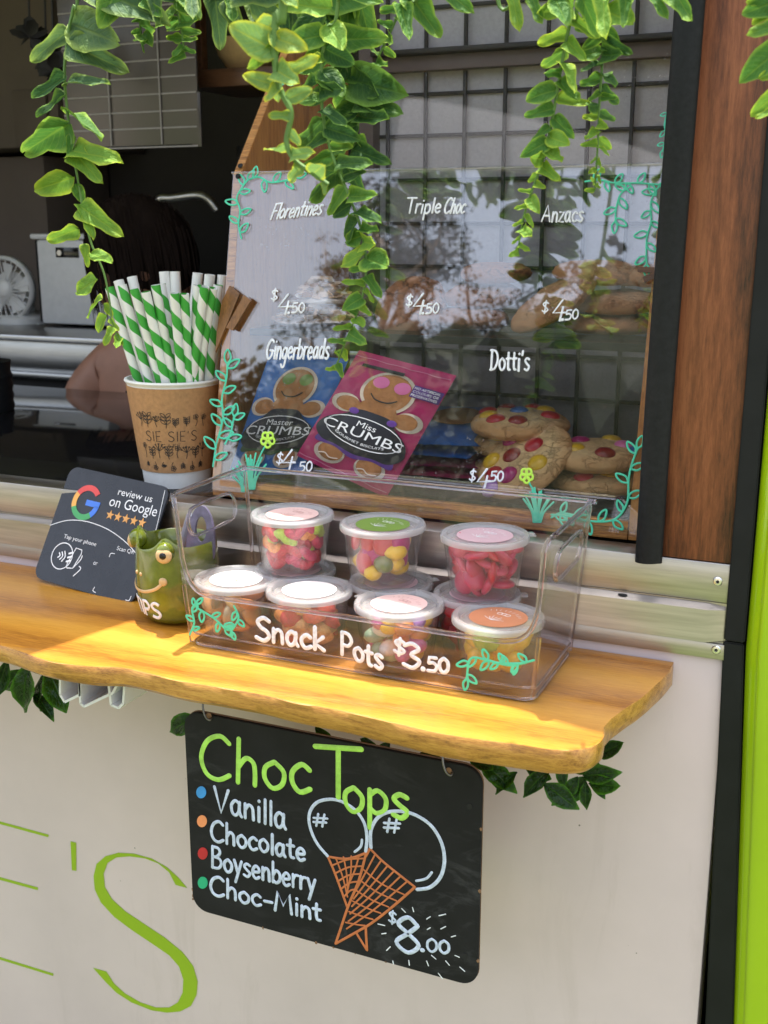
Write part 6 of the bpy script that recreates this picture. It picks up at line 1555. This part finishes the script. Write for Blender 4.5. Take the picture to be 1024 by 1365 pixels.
vine('long leafy vine hanging alone at the far left before the dark interior', .80, [(102, -30), (98, 10), (92, 40), (86, 95), (90, 150), (97, 200), (104, 240), (112, 285), (122, 325), (138, 362), (146, 400), (150, 430), (160, 458)],
     [((92, 40), (34, 86), g_), ((95, 32), (168, 62), g_), ((90, 58), (170, 93), g_), ((88, 100), (46, 138), d_), ((88, 125), (55, 165), d_), ((88, 112), (146, 102), g_), ((90, 150), (142, 178), m_), ((92, 165), (34, 199), m_), ((96, 180), (90, 212), m_), ((95, 202), (160, 208), l_), ((98, 203), (130, 238), l_), ((99, 236), (44, 254), l_), ((100, 245), (112, 272), m_),
      ((106, 275), (161, 312), l_), ((105, 272), (128, 318), l_), ((104, 305), (57, 325), l_), ((112, 325), (118, 358), l_), ((122, 338), (153, 353), l_), ((130, 372), (102, 392), l_), ((135, 398), (110, 422), l_), ((138, 405), (150, 424), l_), ((142, 420), (123, 445), l_), ((146, 425), (160, 442), l_), ((150, 436), (138, 462), l_), ((155, 445), (166, 462), l_), ((158, 452), (154, 470), l_)])
vine('dense dark green vine hanging over the middle of the display case', .80, [(452, -25), (436, 40), (428, 100), (432, 165), (446, 215), (464, 258), (480, 300), (488, 345), (486, 382), (476, 418), (462, 452), (446, 494)], auto=(44, 76, 20), mats=(d_, d_, m_), tipm=(m_, l_))
vine('dark leafy vine strand just behind the dense middle one', .83, [(418, -25), (438, 30), (462, 90), (478, 150), (470, 200), (455, 235)], auto=(20, 80, 55), mats=(d_, d_, m_), tipm=(d_, m_))
vine('pale yellow edged vine nearest the camera left of the dense one', .66, [(378, -30), (368, 20), (366, 70), (372, 115), (388, 150), (382, 188), (392, 212), (415, 230), (438, 246)], [((372, 70), (300, 32), y__), ((370, 66), (365, 25), y__), ((372, 115), (320, 100), y__), ((385, 95), (425, 75), y__), ((372, 112), (365, 140), y__), ((366, 60), (330, 95), l_)], auto=(14, 66, 28), mats=(y__,), tipm=(y__,), r_=.003)
vine('short vine tip with two large drooping leaves above the screened window', .84, [(560, -40), (540, -5), (524, 35), (505, 75), (498, 98)], [((545, -10), (590, 58), m_), ((535, 5), (546, 62), m_), ((575, -25), (633, 16), m_)], auto=(12, 36, 24), mats=(m_, l_), tipm=(m_,))
vine('right hand vine with a long pale tip over the display case', .84, [(772, -30), (760, 30), (748, 90), (738, 150), (724, 212), (710, 252), (698, 290), (690, 338)], auto=(30, 68, 14), mats=(m_, m_, l_), tipm=(l_,))
vine('narrow vine just right of the long right hand one', .86, [(812, -30), (806, 20), (803, 80), (799, 140), (797, 190), (793, 254)], auto=(30, 56, 14), mats=(m_, m_, d_), tipm=(l_,))
vine('vine at the right edge before the walnut panel', .78, [(1062, -40), (1050, 30), (1042, 100), (1036, 160)], [((1046, 62), (987, 104), m_), ((1042, 120), (998, 157), l_), ((1050, -5), (984, 22), m_), ((1040, 0), (1000, 36), l_), ((1040, -20), (990, 5), l_)], auto=(6, 50, 40), mats=(m_,), tipm=(l_,))
vine('leafy garland end across the top left of the window', .80, [(120, -40), (160, -14), (200, -8), (240, -14), (290, -6), (340, -14)], [((120, -12), (214, 8), g_), ((190, 0), (222, 26), m_), ((285, -10), (300, 70), g_), ((300, 0), (332, 64), g_), ((255, -10), (270, 30), g_), ((330, -4), (410, 8), g_), ((310, -12), (395, -2), g_)], auto=(9, 62, 62, 1.3), mats=(g_, m_), tipm=(m_, g_))
vine('thin short vine tip hanging below the top left garland', .82, [(184, -10), (186, 20), (188, 45), (190, 62)], auto=(9, 20, 12), mats=(m_,), tipm=(m_,))
vine('short bushy vine tip left of the pale one', .82, [(232, -20), (236, 10), (242, 40), (246, 72)], auto=(14, 48, 22), mats=(m_, g_), tipm=(m_,))
vine('leafy garland end across the top right of the window', .82, [(660, -30), (700, -8), (750, -2), (800, -8), (850, -6), (900, -22)], auto=(16, 62, 62, 1.2), mats=(m_, m_, l_), tipm=(m_, l_))
vine('dark vine end filling the top between the pale and dense vines', .84, [(330, -30), (380, -6), (430, -2), (480, -10)], auto=(18, 88, 88, 1.2), mats=(d_, g_, m_), tipm=(d_, m_))

# garland of glossy leaves under the shelf
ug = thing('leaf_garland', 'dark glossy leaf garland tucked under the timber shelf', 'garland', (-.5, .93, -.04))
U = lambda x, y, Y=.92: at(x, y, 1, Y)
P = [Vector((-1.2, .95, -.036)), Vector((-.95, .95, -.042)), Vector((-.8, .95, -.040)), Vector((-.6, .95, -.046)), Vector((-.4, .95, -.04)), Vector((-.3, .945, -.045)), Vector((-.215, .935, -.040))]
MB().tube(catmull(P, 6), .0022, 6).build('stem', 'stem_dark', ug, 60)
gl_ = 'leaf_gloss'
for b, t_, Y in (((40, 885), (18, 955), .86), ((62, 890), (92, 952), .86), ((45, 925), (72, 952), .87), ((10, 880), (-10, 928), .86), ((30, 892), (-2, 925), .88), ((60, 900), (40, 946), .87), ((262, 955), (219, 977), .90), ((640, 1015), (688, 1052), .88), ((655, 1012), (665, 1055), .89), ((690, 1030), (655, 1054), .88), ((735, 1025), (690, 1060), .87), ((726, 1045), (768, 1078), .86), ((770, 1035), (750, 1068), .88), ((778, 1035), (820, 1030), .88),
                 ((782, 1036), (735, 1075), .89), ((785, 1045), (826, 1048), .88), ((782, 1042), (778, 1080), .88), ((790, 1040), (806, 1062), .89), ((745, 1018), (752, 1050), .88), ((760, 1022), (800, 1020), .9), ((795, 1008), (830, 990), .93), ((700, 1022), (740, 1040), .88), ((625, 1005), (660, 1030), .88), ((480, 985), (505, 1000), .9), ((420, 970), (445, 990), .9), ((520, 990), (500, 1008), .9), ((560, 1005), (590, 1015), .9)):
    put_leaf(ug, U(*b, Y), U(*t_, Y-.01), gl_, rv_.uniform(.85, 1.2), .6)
